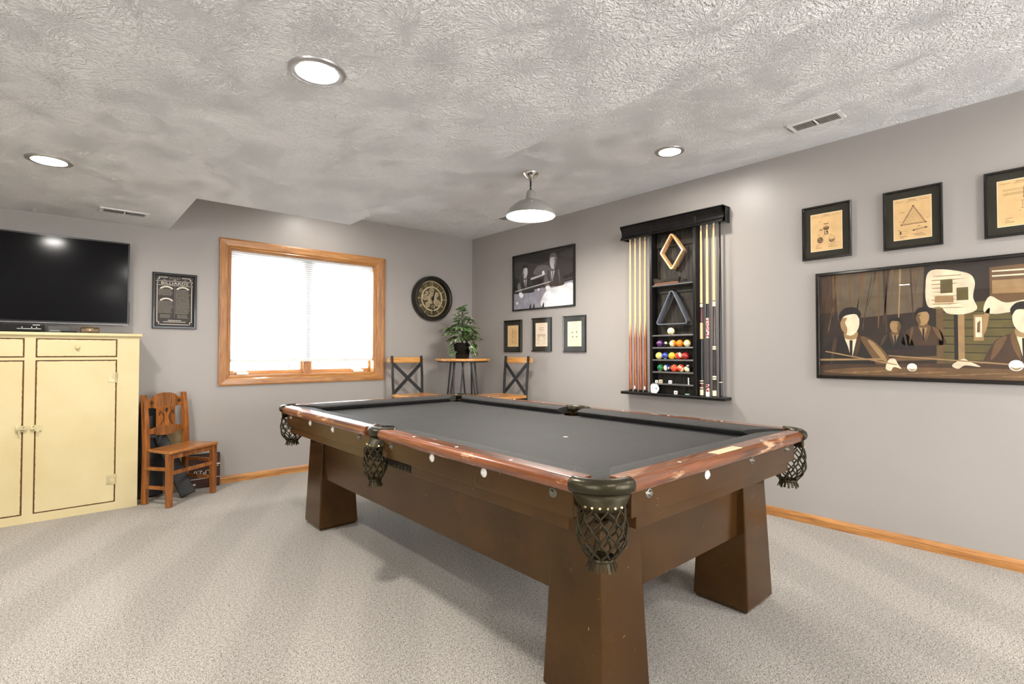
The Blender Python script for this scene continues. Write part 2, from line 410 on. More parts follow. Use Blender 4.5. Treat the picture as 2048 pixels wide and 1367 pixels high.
# vents ---------------------------------------------------------------
def vent(cx, cy, z, lx, ly, label):
    t = thing('ceiling_vent', label, 'air vent', (cx, cy, z), 0)
    L, W = max(lx, ly), min(lx, ly); along = 'x' if lx > ly else 'y'
    xf = (lambda p: p) if along == 'x' else (lambda p: Vector((-p.y, p.x, p.z)))
    b = MB(xf); h = -.008; fw = .022
    for a, c in (((-L / 2, -W / 2, h), (L / 2, -W / 2 + fw, 0)), ((-L / 2, W / 2 - fw, h), (L / 2, W / 2, 0)), ((-L / 2, -W / 2 + fw, h), (-L / 2 + fw, W / 2 - fw, 0)), ((L / 2 - fw, -W / 2 + fw, h), (L / 2, W / 2 - fw, 0)), ((-.006, -W / 2 + fw, h), (.006, W / 2 - fw, 0))):
        b.box(a, c)
    b.build('vent_frame', M['white'], t, bevel=.003)
    b = MB(xf); b.box((-L / 2 + fw, -W / 2 + fw, -.0015), (L / 2 - fw, W / 2 - fw, -.0005)); b.build('vent_backing', M['black_matte'], t)
    n = 11
    for s in (-1, 1):
        b = MB(xf)
        for i in range(n):
            u = s * (.012 + (L / 2 - fw - .012) * (i + .5) / n)
            b.bar((u, -W / 2 + fw, -.005), (u, W / 2 - fw, -.005), .0048, .005)
        b.build('louver_slats', M['trim'], t)
vent(3.256, 1.04, ZH, .135, .275, 'white ceiling vent above the patent drawings on the right wall')
vent(.325, 4.437, ZL, .275, .135, 'white ceiling vent on the low ceiling above the television')
vent(3.30, 3.79, ZH, .135, .275, 'white ceiling vent half hidden behind the pendant lamp')
M['shade_metal'] = plain('grey_enamelled_metal', (.36, .35, .33, 1), .28, .35, .3, var=.02)
# pendant ---------------------------------------------------------------
t = thing('pendant_lamp', 'lit grey metal barn pendant lamp hanging from the high ceiling', 'pendant lamp', (2.612, 2.753, ZH), 0)
MB().lathe([(.062, 0), (.062, -.006), (.056, -.016), (.040, -.034), (.022, -.050), (.010, -.060), (0, -.062)], n=40).build('canopy', M['chrome'], t, smooth=True)
MB().lathe([(.007, -.058), (.007, -.10), (.004, -.112), (.011, -.13), (.014, -.14), (0, -.14)], n=16).build('stem', M['iron'], t, smooth=True)
MB().lathe([(0, -.133), (.024, -.135), (.030, -.150), (.040, -.200), (.040, -.207), (0, -.207)], n=32).build('socket_neck', M['shade_metal'], t, smooth=True)
MB().lathe([(.037, -.204), (.060, -.207), (.095, -.222), (.130, -.245), (.158, -.275), (.172, -.300), (.178, -.318), (.186, -.322), (.187, -.327), (.180, -.327), (.170, -.303), (.155, -.278), (.128, -.250), (.093, -.227), (.037, -.209)], n=64).build('lamp_shade', M['shade_metal'], t, smooth=True)
MB().lathe([(0, -.316), (.10, -.318), (.174, -.316)], n=48).build('diffuser', M['bulb'], t, smooth=True)

# ================================================================== pool table
def m_tablepaint():
    t = NT('worn_brown_paint'); co = t.coord()
    c = t.ramp(t.noise(co, 3.5, 4), [(.3, lin(47, 28, 10)), (.7, lin(65, 41, 16))])
    sp = t.noise(co, 46, 5, .72)
    c = t.mix(t.ramp(sp, [(.695, (0, 0, 0, 1)), (.72, (1, 1, 1, 1))]), c, lin(176, 134, 78))
    sp2 = t.noise(t.coord((1, 1, .35)), 24, 4, .7, .6)
    c = t.mix(t.ramp(sp2, [(.70, (0, 0, 0, 1)), (.80, (.8, .8, .8, 1))]), c, lin(120, 84, 44))
    t.col(c); t.set(Roughness=.20, Specular_IOR_Level=.5, Specular_Tint=(1, .80, .50, 1))
    t.bump(t.noise(t.coord((1, 1, .12)), 60, 4), .06, .003); return t.m
def m_cloth():
    t = NT('black_felt'); co = t.coord()
    c = t.ramp(t.noise(co, 5, 4), [(.3, (.018, .0168, .0150, 1)), (.7, (.026, .0243, .022, 1))])
    c = t.mix(t.ramp(t.noise(co, 320, 2, .6), [(.60, (0, 0, 0, 1)), (.78, (.45, .45, .45, 1))]), c, (.22, .21, .20, 1))
    c = t.mix(t.ramp(t.noise(t.coord((.4, 1, 1)), 120, 2, .5), [(.735, (0, 0, 0, 1)), (.77, (1, 1, 1, 1))]), c, (.30, .28, .26, 1))
    t.col(c); t.set(Roughness=.68, Specular_IOR_Level=.3, Sheen_Weight=.05, Sheen_Roughness=.45)
    t.bump(t.noise(co, 400, 2), .25, .001); return t.m
M['tpaint'] = m_tablepaint(); M['felt'] = m_cloth()
M['cushion'] = M['felt']
RAILW = dict(dark=lin(56, 25, 10), light=lin(138, 77, 39), rough=.34, coat=.6, wear=(lin(196, 156, 122), 13, .585))
M['rail_x'] = wood('worn_rosewood_crosswise', axis='x', scale=20, **RAILW); M['rail_y'] = wood('worn_rosewood_lengthwise', axis='y', scale=20, **RAILW)
M['leather'] = plain('black_leather', (.016, .014, .008, 1), .30, 0, .0, bump=(60, .25, .004), var=.15, spec=.4)
M['strap'] = plain('pocket_leather', (.017, .013, .006, 1), .42, 0, 0, var=.2, spec=.3)
M['pearl'] = plain('pearl_cap', (.70, .68, .62, 1), .2, 0, .5, var=.05)
for k in ('leather', 'strap'): M[k].node_tree.nodes['Principled BSDF'].inputs['Specular Tint'].default_value = (1, .88, .6, 1)
TX0, TX1, TY0, TY1, TZ = 1.072, 2.570, .846, 3.564, .756
TCX, TCY = 1.821, 2.205; BEDZ = .708; RW_, NS = .070, .170
pt = thing('pool_table', 'antique brown pool table with black cloth and leather net pockets', 'pool table', (TCX, 2.2, 0))
SIDEY = 2.195
cpx, cpy = .113, .114                                   # corner pocket centre from the outer corner
def arc(c, r, a0, a1, n): return [(c[0] + r * math.cos(math.radians(a0 + (a1 - a0) * i / n)), c[1] + r * math.sin(math.radians(a0 + (a1 - a0) * i / n))) for i in range(n + 1)]
# slate bed with notches at the pockets
e = .045; bx0, bx1, by0, by1 = TX0 + NS - e, TX1 - NS + e, TY0 + NS - e, TY1 - NS + e
def notch(c, r, a0, a1): return arc(c, r, a0, a1, 12)
C00, C10, C11, C01 = (TX0 + cpx, TY0 + cpy), (TX1 - cpx, TY0 + cpy), (TX1 - cpx, TY1 - cpy), (TX0 + cpx, TY1 - cpy)
q = .085
poly = notch(C00, q, 105, -15) + notch(C10, q, 195, 75) + notch((bx1 + .02, SIDEY), .068, 255, 105) + notch(C11, q, 285, 165) + notch(C01, q, 15, -105) + notch((bx0 - .02, SIDEY), .068, 75, -75)
b = MB()
vs0 = [b.v((x, y, BEDZ)) for x, y in poly]; vs1 = [b.v((x, y, BEDZ - .03)) for x, y in poly]
f0 = b.f(vs0); f1 = b.f(vs1[::-1])
for i in range(len(poly)):
    j = (i + 1) % len(poly); b.f([vs0[i], vs1[i], vs1[j], vs0[j]])
bmesh.ops.triangulate(b.b, faces=[f for f in (f0, f1) if f])
bed = b.build('playing_bed', M['felt'], pt)
MB().lathe([(0, BEDZ + .0012), (.011, BEDZ + .0012), (.012, BEDZ)], (1.792, 1.649, 0), 24).build('foot_spot', M['pearl'], bed, label='small white foot spot')
# rails: local frame, s along the rail, d inwards from the outer edge
WPROF = [(.012, .712), (.006, .718), (.001, .728), (0, .736), (.002, .744), (.007, .7515), (.012, .7555), (.016, .7562), (RW_, .7556), (RW_, .712)]
CPROF = [(RW_, .754), (.120, .752), (.160, .746), (NS, .738), (.166, .730), (.145, .718), (.135, .709), (RW_, .709)]
def rail(P, D, N, s0, s1, e0, e1, m):
    """P origin, D along, N inwards; wood from s0 to s1, cushion nose shortened by e0 and e1"""
    P, D, N = Vector(P), Vector(D), Vector(N)
    at = lambda s, d, z: P + D * s + N * d + Vector((0, 0, z))
    b = MB(); b.loft([[at(s, d, z) for d, z in WPROF] for s in (s0, s1)])
    r = b.build('rail', m, pt, smooth=True)
    b = MB(); k = lambda d: (d - RW_) / (NS - RW_)
    b.loft([[at(s0 + e0 * k(d), d, z) for d, z in CPROF], [at(s1 - e1 * k(d), d, z) for d, z in CPROF]])
    b.build('cushion', M['cushion'], r)
    return r, at
LEN, WID = TY1 - TY0, TX1 - TX0
g = .106; sg = .070; sm = SIDEY - TY0
eC, eS = .135, .012
def dots(r, at, ss):
    for s in ss:
        b = MB(); o = at(s, .034, .7562)
        b.lathe([(0, .0008), (.006, .0008), (.007, 0)], o, 16).build('sight_dot', M['pearl'], r)
lo = [1.258 - TY0, 1.563 - TY0, 1.868 - TY0]; hi = [2 * TCY - 1.258 - TY0 - .0, 2 * TCY - 1.563 - TY0, 2 * TCY - 1.868 - TY0]
for P, N, m in (((TX0, TY0, 0), (1, 0, 0), 'rail_y'), ((TX1, TY0, 0), (-1, 0, 0), 'rail_y')):
    r, at = rail(P, (0, 1, 0), N, g, sm - sg, eC, eS, M[m]); dots(r, at, lo)
    r, at = rail(P, (0, 1, 0), N, sm + sg, LEN - g, eS, eC, M[m]); dots(r, at, hi)
near, at = rail((TX0, TY0, 0), (1, 0, 0), (0, 1, 0), g, WID - g, eC, eC, M['rail_x'])
dots(near, at, [1.492 - TX0, 2.105 - TX0])
MB().box((1.704, .8585, .7555), (1.888, .896, .7572)).build('name_plate', plain('ivory_plate', lin(214, 202, 164), .35, var=.04), near, label='blank pale inlaid plate on the near rail')
far, at = rail((TX0, TY1, 0), (1, 0, 0), (0, -1, 0), g, WID - g, eC, eC, M['rail_x']); dots(far, at, [1.492 - TX0, TCX - TX0, 2.105 - TX0])
# blind boards under the rails
FXL, FXR, FYN, FYF = 1.100, 2.542, .872, 3.538
def rosette(c, axis, sgn, white, par):
    s = sgn
    b = MB(); b.lathe([(0, .007 * s), (.006, .007 * s), (.009, .004 * s), (.0135, .003 * s), (.0165, 0)] if white else [(0, .010 * s), (.007, .009 * s), (.010, .004 * s), (.0145, .003 * s), (.016, 0)], c, 24, axis)
    b.build('rosette', M['pearl'] if white else M['steel'], par, smooth=True)
ys = [1.062, 1.393, 1.721, 2.048]; ys2 = [2.373, 2.696, 3.023, 3.348]; wht = [0, 1, 1, 0]
for x0, x1, xf, sg_, vis in ((FXL, FXL + .03, FXL, -1, 1), (FXR - .03, FXR, FXR, 1, 0)):
    for (y0, y1), yy in (((.985, SIDEY - .062), ys), ((SIDEY + .062, 3.425), ys2)):
        bd = MB().box((x0, y0, .634), (x1, y1, .714)).build('side_board', M['tpaint'], pt, bevel=.003)
        for y, wt in zip(yy, wht): rosette((xf, y, .692), 'x', sg_, wt, bd)
xs = [1.308, 1.655, 1.998, 2.339]
for y0, y1, yf, s in ((FYN, FYN + .03, FYN, -1), (FYF - .03, FYF, FYF, 1)):
    bd = MB().box((1.222, y0, .634), (2.420, y1, .714)).build('end_board', M['tpaint'], pt, bevel=.003)
    for x, wt in zip(xs, [0, 1, 0, 0]): rosette((x, yf, .692), 'y', s, wt, bd)
# cabinet frame strip below the boards
for x0, x1 in ((FXL + .012, FXL + .16), (FXR - .16, FXR - .012)):
    for y0, y1 in ((1.01, 1.90), (2.32, 3.40)): MB().box((x0, y0, .592), (x1, y1, .633)).build('frame_strip', M['tpaint'], pt, bevel=.003)
for y0, y1 in ((FYN + .012, FYN + .16), (FYF - .16, FYF - .012)): MB().box((1.262, y0, .592), (2.38, y1, .633)).build('frame_strip', M['tpaint'], pt, bevel=.003)
MB().box((1.262, 1.034, .592), (2.38, 3.376, .676)).build('bed_support', M['black_matte'], pt)
# openings beside the pockets: dark net, black panel put in for the shade inside
for x0, x1 in ((FXL + .040, FXL + .16), (FXR - .16, FXR - .040)): MB().box((x0, 1.90, .592), (x1, 2.32, .676)).build('opening_shade_panel', M['black_matte'], pt)
for xo in (FXL + .022, FXR - .022):
    b = MB()
    for k in range(15):
        for s in (-1, 1):
            y = 1.905 + .41 * k / 14; b.tube([(xo, y + s * .012 * math.cos(PI * j / 2), .594 + .0385 * j / 8) for j in range(9)], .0024, 5)
    b.build('opening_net', M['leather'], pt)
# aprons
AX0, AX1, AY0, AY1 = 1.246, 2.390, 1.022, 3.360
LX, LY = (1.335, 2.300), (1.095, 3.285)
MB().box((AX0, LY[0] + .09, .318), (AX0 + .035, LY[1] - .09, .592)).build('side_apron', M['tpaint'], pt, bevel=.002)
MB().box((AX1 - .035, LY[0] + .09, .318), (AX1, LY[1] - .09, .592)).build('side_apron', M['tpaint'], pt, bevel=.002)
MB().box((LX[0] + .08, AY0, .318), (LX[1] - .08, AY0 + .035, .592)).build('end_apron', M['tpaint'], pt, bevel=.002)
MB().box((LX[0] + .08, AY1 - .035, .318), (LX[1] - .08, AY1, .592)).build('end_apron', M['tpaint'], pt, bevel=.002)
for x in LX:
    for y in LY:
        b = MB(); R = lambda h, z: [(x - h, y - h, z), (x + h, y - h, z), (x + h, y + h, z), (x - h, y + h, z)]
        b.loft([R(.112, 0), R(.124, .022), R(.100, .592)]); b.build('leg', M['tpaint'], pt, bevel=.006)
# pockets
def pocket(c, a_mid, half, rin, rout, nc, tilt=(0, 0)):
    a0, a1 = a_mid - half, a_mid + half; n = 28
    prof = [(rin, .728), (rin - .003, .742), (rin + .004, .757), (rin + .016, .762), (rout - .016, .7605), (rout - .004, .752), (rout, .738), (rout - .004, .724), (rout - .014, .718)]
    b = MB(); rings = []
    for i in range(n + 1):
        a = math.radians(a0 + (a1 - a0) * i / n)
        rings.append([(c[0] + r * math.cos(a), c[1] + r * math.sin(a), z) for r, z in prof])
    b.loft(rings); ir = b.build('pocket', M['leather'], pt, smooth='all')
    # skirt that gathers from the rim towards the net
    T = Vector((nc[0], nc[1], 0)); b = MB(); rings = []
    sk = [(.0, .722), (.25, .700), (.62, .684), (1.0, .672)]
    def spt(a, k, z, push=0):
        p0 = Vector((c[0] + (rout - .016) * math.cos(a), c[1] + (rout - .016) * math.sin(a), 0)); p1 = T + Vector((math.cos(a), math.sin(a), 0)) * (NR + .004)
        p = p0.lerp(p1, k); d = Vector((math.cos(a), math.sin(a), 0)); return p + d * push + Vector((0, 0, z))
    for i in range(n + 1):
        a = math.radians(a0 + (a1 - a0) * i / n)
        rings.append([spt(a, k, z) for k, z in sk] + [spt(a, k, z, -.004) for k, z in sk[::-1]])
    b.loft(rings); b.build('skirt', M['strap'], ir, smooth='all')
    b = MB()
    for i in range(6):
        a = math.radians(a0 + 14 + (a1 - a0 - 28) * i / 5); p = spt(a, .62, .684, .001); d = Vector((math.cos(a), math.sin(a), .15)).normalized()
        b.cyl(p, p + d * .003, .0042, .003, 10)
    b.build('brass_studs', M['brass'], ir, smooth=True)
    # net
    zt, zb = .680, .530; N = 10
    def rad(t): return NR * (1 + .14 * math.sin(PI * min(1, t * 1.15))) if t < .55 else NR * (1.135 - .60 * ((t - .55) / .45) ** 2)
    cx = lambda t: nc[0] + tilt[0] * t; cy = lambda t: nc[1] + tilt[1] * t
    b = MB(); m = 34
    for i in range(N):
        for s in (-1, 1):
            pts = []
            for k in range(m + 1):
                t = k / m; a = 2 * PI * i / N + s * (PI / N) * (.5 + .5 * math.cos(PI * t * 5)) * .97
                r = rad(t) + .0012 * s; pts.append((cx(t) + r * math.cos(a), cy(t) + r * math.sin(a), zt + (zb - zt) * t))
            b.tube(pts, .0032, 6)
    b.build('net', M['strap'], ir, smooth='all')
    b = MB(); rb = rad(1) ; bx, by = cx(1), cy(1)
    b.lathe([(rb + .004, zb + .004), (rb + .006, zb - .002), (rb + .001, zb - .008), (0, zb - .008)], (bx, by, 0), 20)
    for i in range(16):
        a = 2 * PI * i / 16; d = Vector((math.cos(a), math.sin(a), 0)); p = Vector((bx, by, 0)) + d * rb
        b.bar(p + Vector((0, 0, zb - .004)), p + d * (.005 + .003 * (i % 3)) + Vector((0, 0, zb - .028 - .004 * (i % 2))), .0085, .003, d)
    b.build('fringe', M['strap'], ir)
NR = .062
for c, am, sx, sy in ((C00, 225, -1, -1), (C10, 315, 1, -1), (C11, 45, 1, 1), (C01, 135, -1, 1)):
    pocket(c, am, 50, .082, .124, (c[0] + sx * .032, c[1] + sy * .036))
NR = .046
pocket((TX0 + .125, SIDEY), 180, 62, .072, .128, (1.092, SIDEY - .015), (-.010, -.012))
pocket((TX1 - .125, SIDEY), 0, 62, .072, .128, (2.550, SIDEY), (.010, 0))

# ================================================================== left side: cabinet, television, small chair
def m_yellow():
    t = NT('worn_yellow_paint'); co = t.coord()
    c = t.ramp(t.noise(co, 3, 4), [(.3, lin(196, 179, 132)), (.7, lin(207, 192, 149))])
    c = t.mix(t.ramp(t.noise(co, 30, 5, .75), [(.725, (0, 0, 0, 1)), (.75, (1, 1, 1, 1))]), c, lin(130, 92, 48))
    t.col(c); t.set(Roughness=.42); t.bump(t.noise(co, 40, 3), .06, .003); return t.m
M['yellow'] = m_yellow()
def m_front(W, H):
    t = NT('worn_edged_yellow_paint'); co = t.coord(); g = t.node('ShaderNodeTexCoord'); sx = t.node('ShaderNodeSeparateXYZ'); t.link(g.outputs['Generated'], sx.inputs[0])
    ed = lambda o, k: t.math('MULTIPLY', t.math('MINIMUM', o, t.math('SUBTRACT', 1.0, o)), k)
    d = t.math('MINIMUM', ed(sx.outputs[0], W), ed(sx.outputs[2], H))
    n = t.noise(co, 34, 4, .7)
    wr = t.math('SUBTRACT', t.math('MULTIPLY', n, .0100), t.math('ADD', d, .0030))
    c = t.ramp(t.noise(co, 3, 4), [(.3, lin(196, 179, 132)), (.7, lin(207, 192, 149))])
    c = t.mix(t.ramp(t.noise(co, 30, 5, .75), [(.715, (0, 0, 0, 1)), (.74, (1, 1, 1, 1))]), c, lin(130, 92, 48))
    c = t.mix(t.ramp(t.math('ADD', t.math('MULTIPLY', wr, 500), .5), [(.2, (0, 0, 0, 1)), (.8, (1, 1, 1, 1))]), c, lin(118, 78, 34))
    t.col(c); t.set(Roughness=.42); return t.m
M['door_front'] = m_front(.42, .99); M['drawer_front'] = m_front(.42, .12)
M['gap'] = plain('bare_brown_edge', lin(104, 66, 28), .7)
M['cream_metal'] = plain('painted_metal', lin(196, 184, 142), .35, .25, bump=(90, .4), var=.15)
cab = thing('cabinet', 'pale yellow painted wooden cabinet with worn edges under the television', 'cabinet', (-.146, 4.70, 0))
CY = 4.558; cl, cr = -.723, .431
MB().box((cl + .004, CY + .008, .004), (cr - .004, 4.842, 1.205)).build('carcass', M['gap'], cab)
b = MB()
FY0, FY1 = CY, CY + .012
for a in ((cl, 0, -.612, 1.212), (.305, 0, cr, 1.212), (-.170, .055, -.118, 1.212), (-.612, 0, .305, .055), (-.612, 1.050, -.170, 1.068), (-.118, 1.050, .305, 1.068), (-.612, 1.194, -.170, 1.212), (-.118, 1.194, .305, 1.212)):
    b.box((a[0], FY0, a[1]), (a[2], FY1, a[3]))
b.build('face_frame', M['yellow'], cab)
MB().box((cr - .004, CY + .012, 0), (cr, 4.842, 1.212)).build('side_panel', M['yellow'], cab)
MB().box((cl, CY + .012, 0), (cl + .004, 4.842, 1.212)).build('side_panel', M['yellow'], cab)
MB().box((cl - .018, CY - .022, 1.212), (cr + .018, 4.848, 1.234)).build('cabinet_top', M['yellow'], cab, bevel=.007, seg=3)
def front(nm, x0, z0, x1, z1, j=.0065):
    return MB().box((x0 + j, CY - .002, z0 + j), (x1 - j, CY + .012, z1 - j)).build(nm, M['drawer_front' if nm == 'drawer' else 'door_front'], cab, bevel=.003)
for x0, x1, kx in ((-.118, .305, .090), (-.612, -.170, -.39)):
    dw = front('drawer', x0, 1.068, x1, 1.194)
    MB().lathe([(0, -.026), (.008, -.025), (.0125, -.019), (.011, -.012), (.006, -.008), (.009, 0)], (kx, CY - .002, 1.136), 20, 'y').build('drawer_knob', M['yellow'], dw, smooth=True)
for x0, x1, lx, hx in ((-.118, .305, -.100, .305), (-.612, -.170, -.188, -.612)):
    d = front('cabinet_door', x0, .055, x1, 1.050)
    for hz in (.925, .215):
        b = MB(); s = 1 if hx > 0 else -1
        b.box((min(hx - s * .050, hx - s * .006), CY - .006, hz - .032), (max(hx - s * .050, hx - s * .006), CY - .0015, hz + .032)); b.cyl((hx - s * .003, CY - .007, hz - .036), (hx - s * .003, CY - .007, hz + .036), .005, n=10)
        for dz in (-.021, 0, .021): b.cyl((hx - s * .032, CY - .0075, hz + dz), (hx - s * .032, CY - .004, hz + dz), .0035, n=8)
        b.build('hinge', M['cream_metal'], d, label='painted butt hinge')
    s = 1 if lx > -.146 else -1
    b = MB(); e = -.118 if s > 0 else -.170
    b.box((lx - .018, CY - .012, .590), (lx + .018, CY - .002, .630)); b.box((e - s * .012 - .006, CY - .011, .594), (e - s * .012 + .006, CY, .628))
    b.cyl((lx - .012, CY - .016, .608), (e - s * .017, CY - .016, .608), .006, n=10); b.box((lx - .006, CY - .024, .580), (lx + .006, CY - .008, .602))
    b.build('latch', M['cream_metal'], d, bevel=.0015, label='old painted metal cupboard latch')

tv = thing('television', 'black flat television fixed to the wall above the yellow cabinet', 'television', (-.165, YB, 1.30))
tx0, tx1, tz0, tz1, ty = -.714, .383, 1.303, 1.915, 4.765
MB().box((tx0, ty, tz0), (tx1, ty + .028, tz1)).build('tv_housing', M['black_matte'], tv, bevel=.004)
b = MB(); e = .010
for a, c in (((tx0, tz0), (tx1, tz0 + .016)), ((tx0, tz1 - e), (tx1, tz1)), ((tx0, tz0 + .016), (tx0 + e, tz1 - e)), ((tx1 - e, tz0 + .016), (tx1, tz1 - e))): b.box((a[0], ty - .006, a[1]), (c[0], ty, c[1]))
b.build('bezel', plain('tv_bezel', (.03, .03, .032, 1), .25, .3, var=.03), tv, bevel=.002)
MB().box((tx0 + e, ty - .004, tz0 + .016), (tx1 - e, ty - .0005, tz1 - e)).build('screen', plain('tv_screen', (.006, .006, .007, 1), .13, 0, var=.02, spec=.13), tv, label='dark glossy screen')
MB().box((tx0 + .02, ty - .0075, tz0 + .001), (tx1 - .004, ty - .006, tz0 + .004)).build('bezel_strip', M['trim'], tv)
b = MB(); b.box((-.40, ty + .028, 1.42), (.07, 4.835, 1.82)); b.box((-.32, 4.835, 1.48), (0, YB, 1.76)); b.build('wall_bracket', M['black_matte'], tv)
MB().box((tx1 - .012, ty + .022, 1.32), (tx1 + .006, ty + .05, 1.48)).build('side_ports', M['black_matte'], tv)
def box_thing(nm, lab, cat, a, c, m, bev=.003):
    o = thing(nm, lab, cat, ((a[0] + c[0]) / 2, (a[1] + c[1]) / 2, a[2])); MB().box(a, c).build('housing', m, o, bevel=bev); return o
T0 = 1.234
o = box_thing('disc_player', 'black disc player on the cabinet top under the television, left of the router', 'disc player', (-.46, 4.60, T0 + .006), (-.080, 4.80, T0 + .052), M['black'])
b = MB(); y = 4.5992
for x in (-.186, -.140, -.117): b.cyl((x, y, T0 + .032), (x, y - .001, T0 + .032), .003, n=10)
b.box((-.210, y - .0006, T0 + .021), (-.095, y, T0 + .0235)); b.box((-.135, y - .0006, T0 + .046), (-.10, y, T0 + .049))
b.build('front_markings', M['white'], o)
b = MB()
for x in (-.43, -.11):
    for yy in (4.63, 4.77): b.cyl((x, yy, T0), (x, yy, T0 + .006), .012, n=12)
b.build('rubber_feet', M['black_matte'], o)
o = box_thing('router', 'small dark grey box on the cabinet top, right of the disc player', 'electronics box', (-.062, 4.62, T0), (.055, 4.76, T0 + .042), plain('grey_plastic', (.05, .048, .046, 1), .4))
MB().box((-.050, 4.619, T0 + .012), (-.004, 4.6202, T0 + .015)).build('light_strip', M['trim'], o)
box_thing('remote_control', 'flat black remote control lying on the cabinet top under the television', 'remote control', (.005, 4.565, T0), (.085, 4.605, T0 + .012), M['black_matte'], .004)
o = thing('leather_pouch', 'small brown leather pouch with a gold snap on the cabinet top', 'pouch', (.155, 4.60, T0))
b = MB(); b.prism([(4.565, T0), (4.635, T0), (4.637, T0 + .020), (4.628, T0 + .036), (4.60, T0 + .040), (4.572, T0 + .034), (4.563, T0 + .018)], 'x', .105, .205); b.build('pouch_body', plain('brown_leather', lin(78, 56, 26), .45, bump=(70, .2)), o, smooth=True, bevel=.004)
b = MB(); b.prism([(4.558, T0 + .012), (4.562, T0 + .034), (4.60, T0 + .044), (4.628, T0 + .040), (4.60, T0 + .0405), (4.566, T0 + .033), (4.5625, T0 + .012)], 'x', .135, .172); b.build('flap', plain('tan_leather', lin(108, 80, 38), .45), o)
MB().lathe([(0, -.004), (.005, -.003), (.007, 0)], (.152, 4.559, T0 + .020), 16, 'y').build('snap', M['brass'], o, smooth=True)

# --- framed billiards sign on the back wall
def frame_side(bs, u0, v0, u1, v1, prof):
    """four mitred frame sides; prof = list of (inset, depth)"""
    for i in range(4):
        b = MB(bs); A = []; B = []
        for t, d in prof:
            c = [(u0 + t, v0 + t), (u1 - t, v0 + t), (u1 - t, v1 - t), (u0 + t, v1 - t)]
            A.append((c[i][0], c[i][1], d)); B.append((c[(i + 1) % 4][0], c[(i + 1) % 4][1], d))
        b.loft([A, B]); yield b
def rect(b, u0, v0, u1, v1, d, mi): b.mi = mi; b.poly([(u0, v0, d), (u1, v0, d), (u1, v1, d), (u0, v1, d)])
def line(b, p, q, wd, d, mi):
    b.mi = mi; p, q = Vector((*p, d)), Vector((*q, d)); n = (q - p).normalized().cross(Vector((0, 0, 1))) * wd / 2
    b.poly([p + n, q + n, q - n, p - n])
def ring(b, c, ru, rv, wd, d, mi, n=24, a0=0, a1=360):
    b.mi = mi
    for i in range(n):
        a, e = math.radians(a0 + (a1 - a0) * i / n), math.radians(a0 + (a1 - a0) * (i + 1) / n)
        b.poly([(c[0] + (ru + s) * math.cos(t), c[1] + (rv + s) * math.sin(t), d) for t, s in ((a, 0), (e, 0), (e, -wd), (a, -wd))])
def disc(b, c, ru, rv, d, mi, n=20): b.mi = mi; b.poly([(c[0] + ru * math.cos(2 * PI * i / n), c[1] + rv * math.sin(2 * PI * i / n), d) for i in range(n)])
def scribble(b, u, v, L, h, d, mi, rnd):
    x = u
    while x < u + L:
        k = min(rnd.uniform(.4, 1.4) * h, u + L - x); rect(b, x, v, x + k, v + h * rnd.uniform(.7, 1), d, mi); x += k + h * .35
FPROF = [(0, 0), (0, .016), (.004, .020), (.010, .020), (.013, .015), (.013, 0)]
bs = BW(0)
sg_ = thing('billiards_sign', 'black and cream framed billiards sign on the wall left of the window', 'wall sign', (.684, YB, 1.29))
su0, sv0, su1, sv1 = .535, 1.289, .832, 1.730
for b in frame_side(bs, su0, sv0, su1, sv1, [(0, 0), (0, .022), (.004, .025), (.016, .025), (.020, .018), (.020, 0)]): b.build('frame', M['black'], sg_)
cream, dim = plain('cream_print', lin(216, 206, 190), .6, var=.02), plain('dim_cream_print', lin(140, 130, 116), .6, var=.05)
b = MB(bs); rect(b, su0 + .018, sv0 + .018, su1 - .018, sv1 - .018, .008, 0)
D = .0086; uc = (su0 + su1) / 2
i0, i1, j0, j1 = su0 + .032, su1 - .032, sv0 + .034, sv1 - .034
for (p, q_) in (((i0 + .02, j0), (i1 - .02, j0)), ((i0, j0 + .02), (i0, j1 - .068)), ((i1, j0 + .02), (i1, j1 - .068)), ((i0 + .012, j1), (i0 + .068, j1)), ((i1 - .068, j1), (i1 - .012, j1)),
              ((i0, j0 + .02), (i0 + .012, j0 + .02)), ((i0 + .012, j0 + .02), (i0 + .012, j0)), ((i1, j0 + .02), (i1 - .012, j0 + .02)), ((i1 - .012, j0 + .02), (i1 - .012, j0)),
              ((i0 + .012, j1), (i0 + .012, j1 - .015)), ((i0 + .012, j1 - .015), (i0, j1 - .015)), ((i1 - .012, j1), (i1 - .012, j1 - .015)), ((i1 - .012, j1 - .015), (i1, j1 - .015))): line(b, p, q_, .0042, D, 1)
bz0, bz1 = j1 - .062, j1 - .028
for p, q_ in (((i0 - .006, bz0), (i1 + .006, bz0)), ((i0 - .006, bz1), (i1 + .006, bz1)), ((i0 - .006, bz0), (i0 + .006, (bz0 + bz1) / 2)), ((i0 - .006, bz1), (i0 + .006, (bz0 + bz1) / 2)), ((i1 + .006, bz0), (i1 - .006, (bz0 + bz1) / 2)), ((i1 + .006, bz1), (i1 - .006, (bz0 + bz1) / 2))): line(b, p, q_, .0026, D, 1)
b.text('BILLIARDS', (uc, bz0 + .007, D + .0003), (1, 0, 0), (0, 1, 0), .029, stretch=1.42, mi=1)
b.text('OF', (uc, bz1 + .004, D), (1, 0, 0), (0, 1, 0), .014, mi=1); b.text('RULES', (uc, bz1 + .016, D), (1, 0, 0), (0, 1, 0), .019, stretch=1.4, mi=2)
for s in (-1, 1): rect(b, uc + s * .07 - .008, bz1 + .006, uc + s * .07 + .008, bz1 + .012, D, 2)
line(b, (uc, bz0 - .004), (uc, j0 + .05), .0018, D, 2)
rnd = random.Random(3)
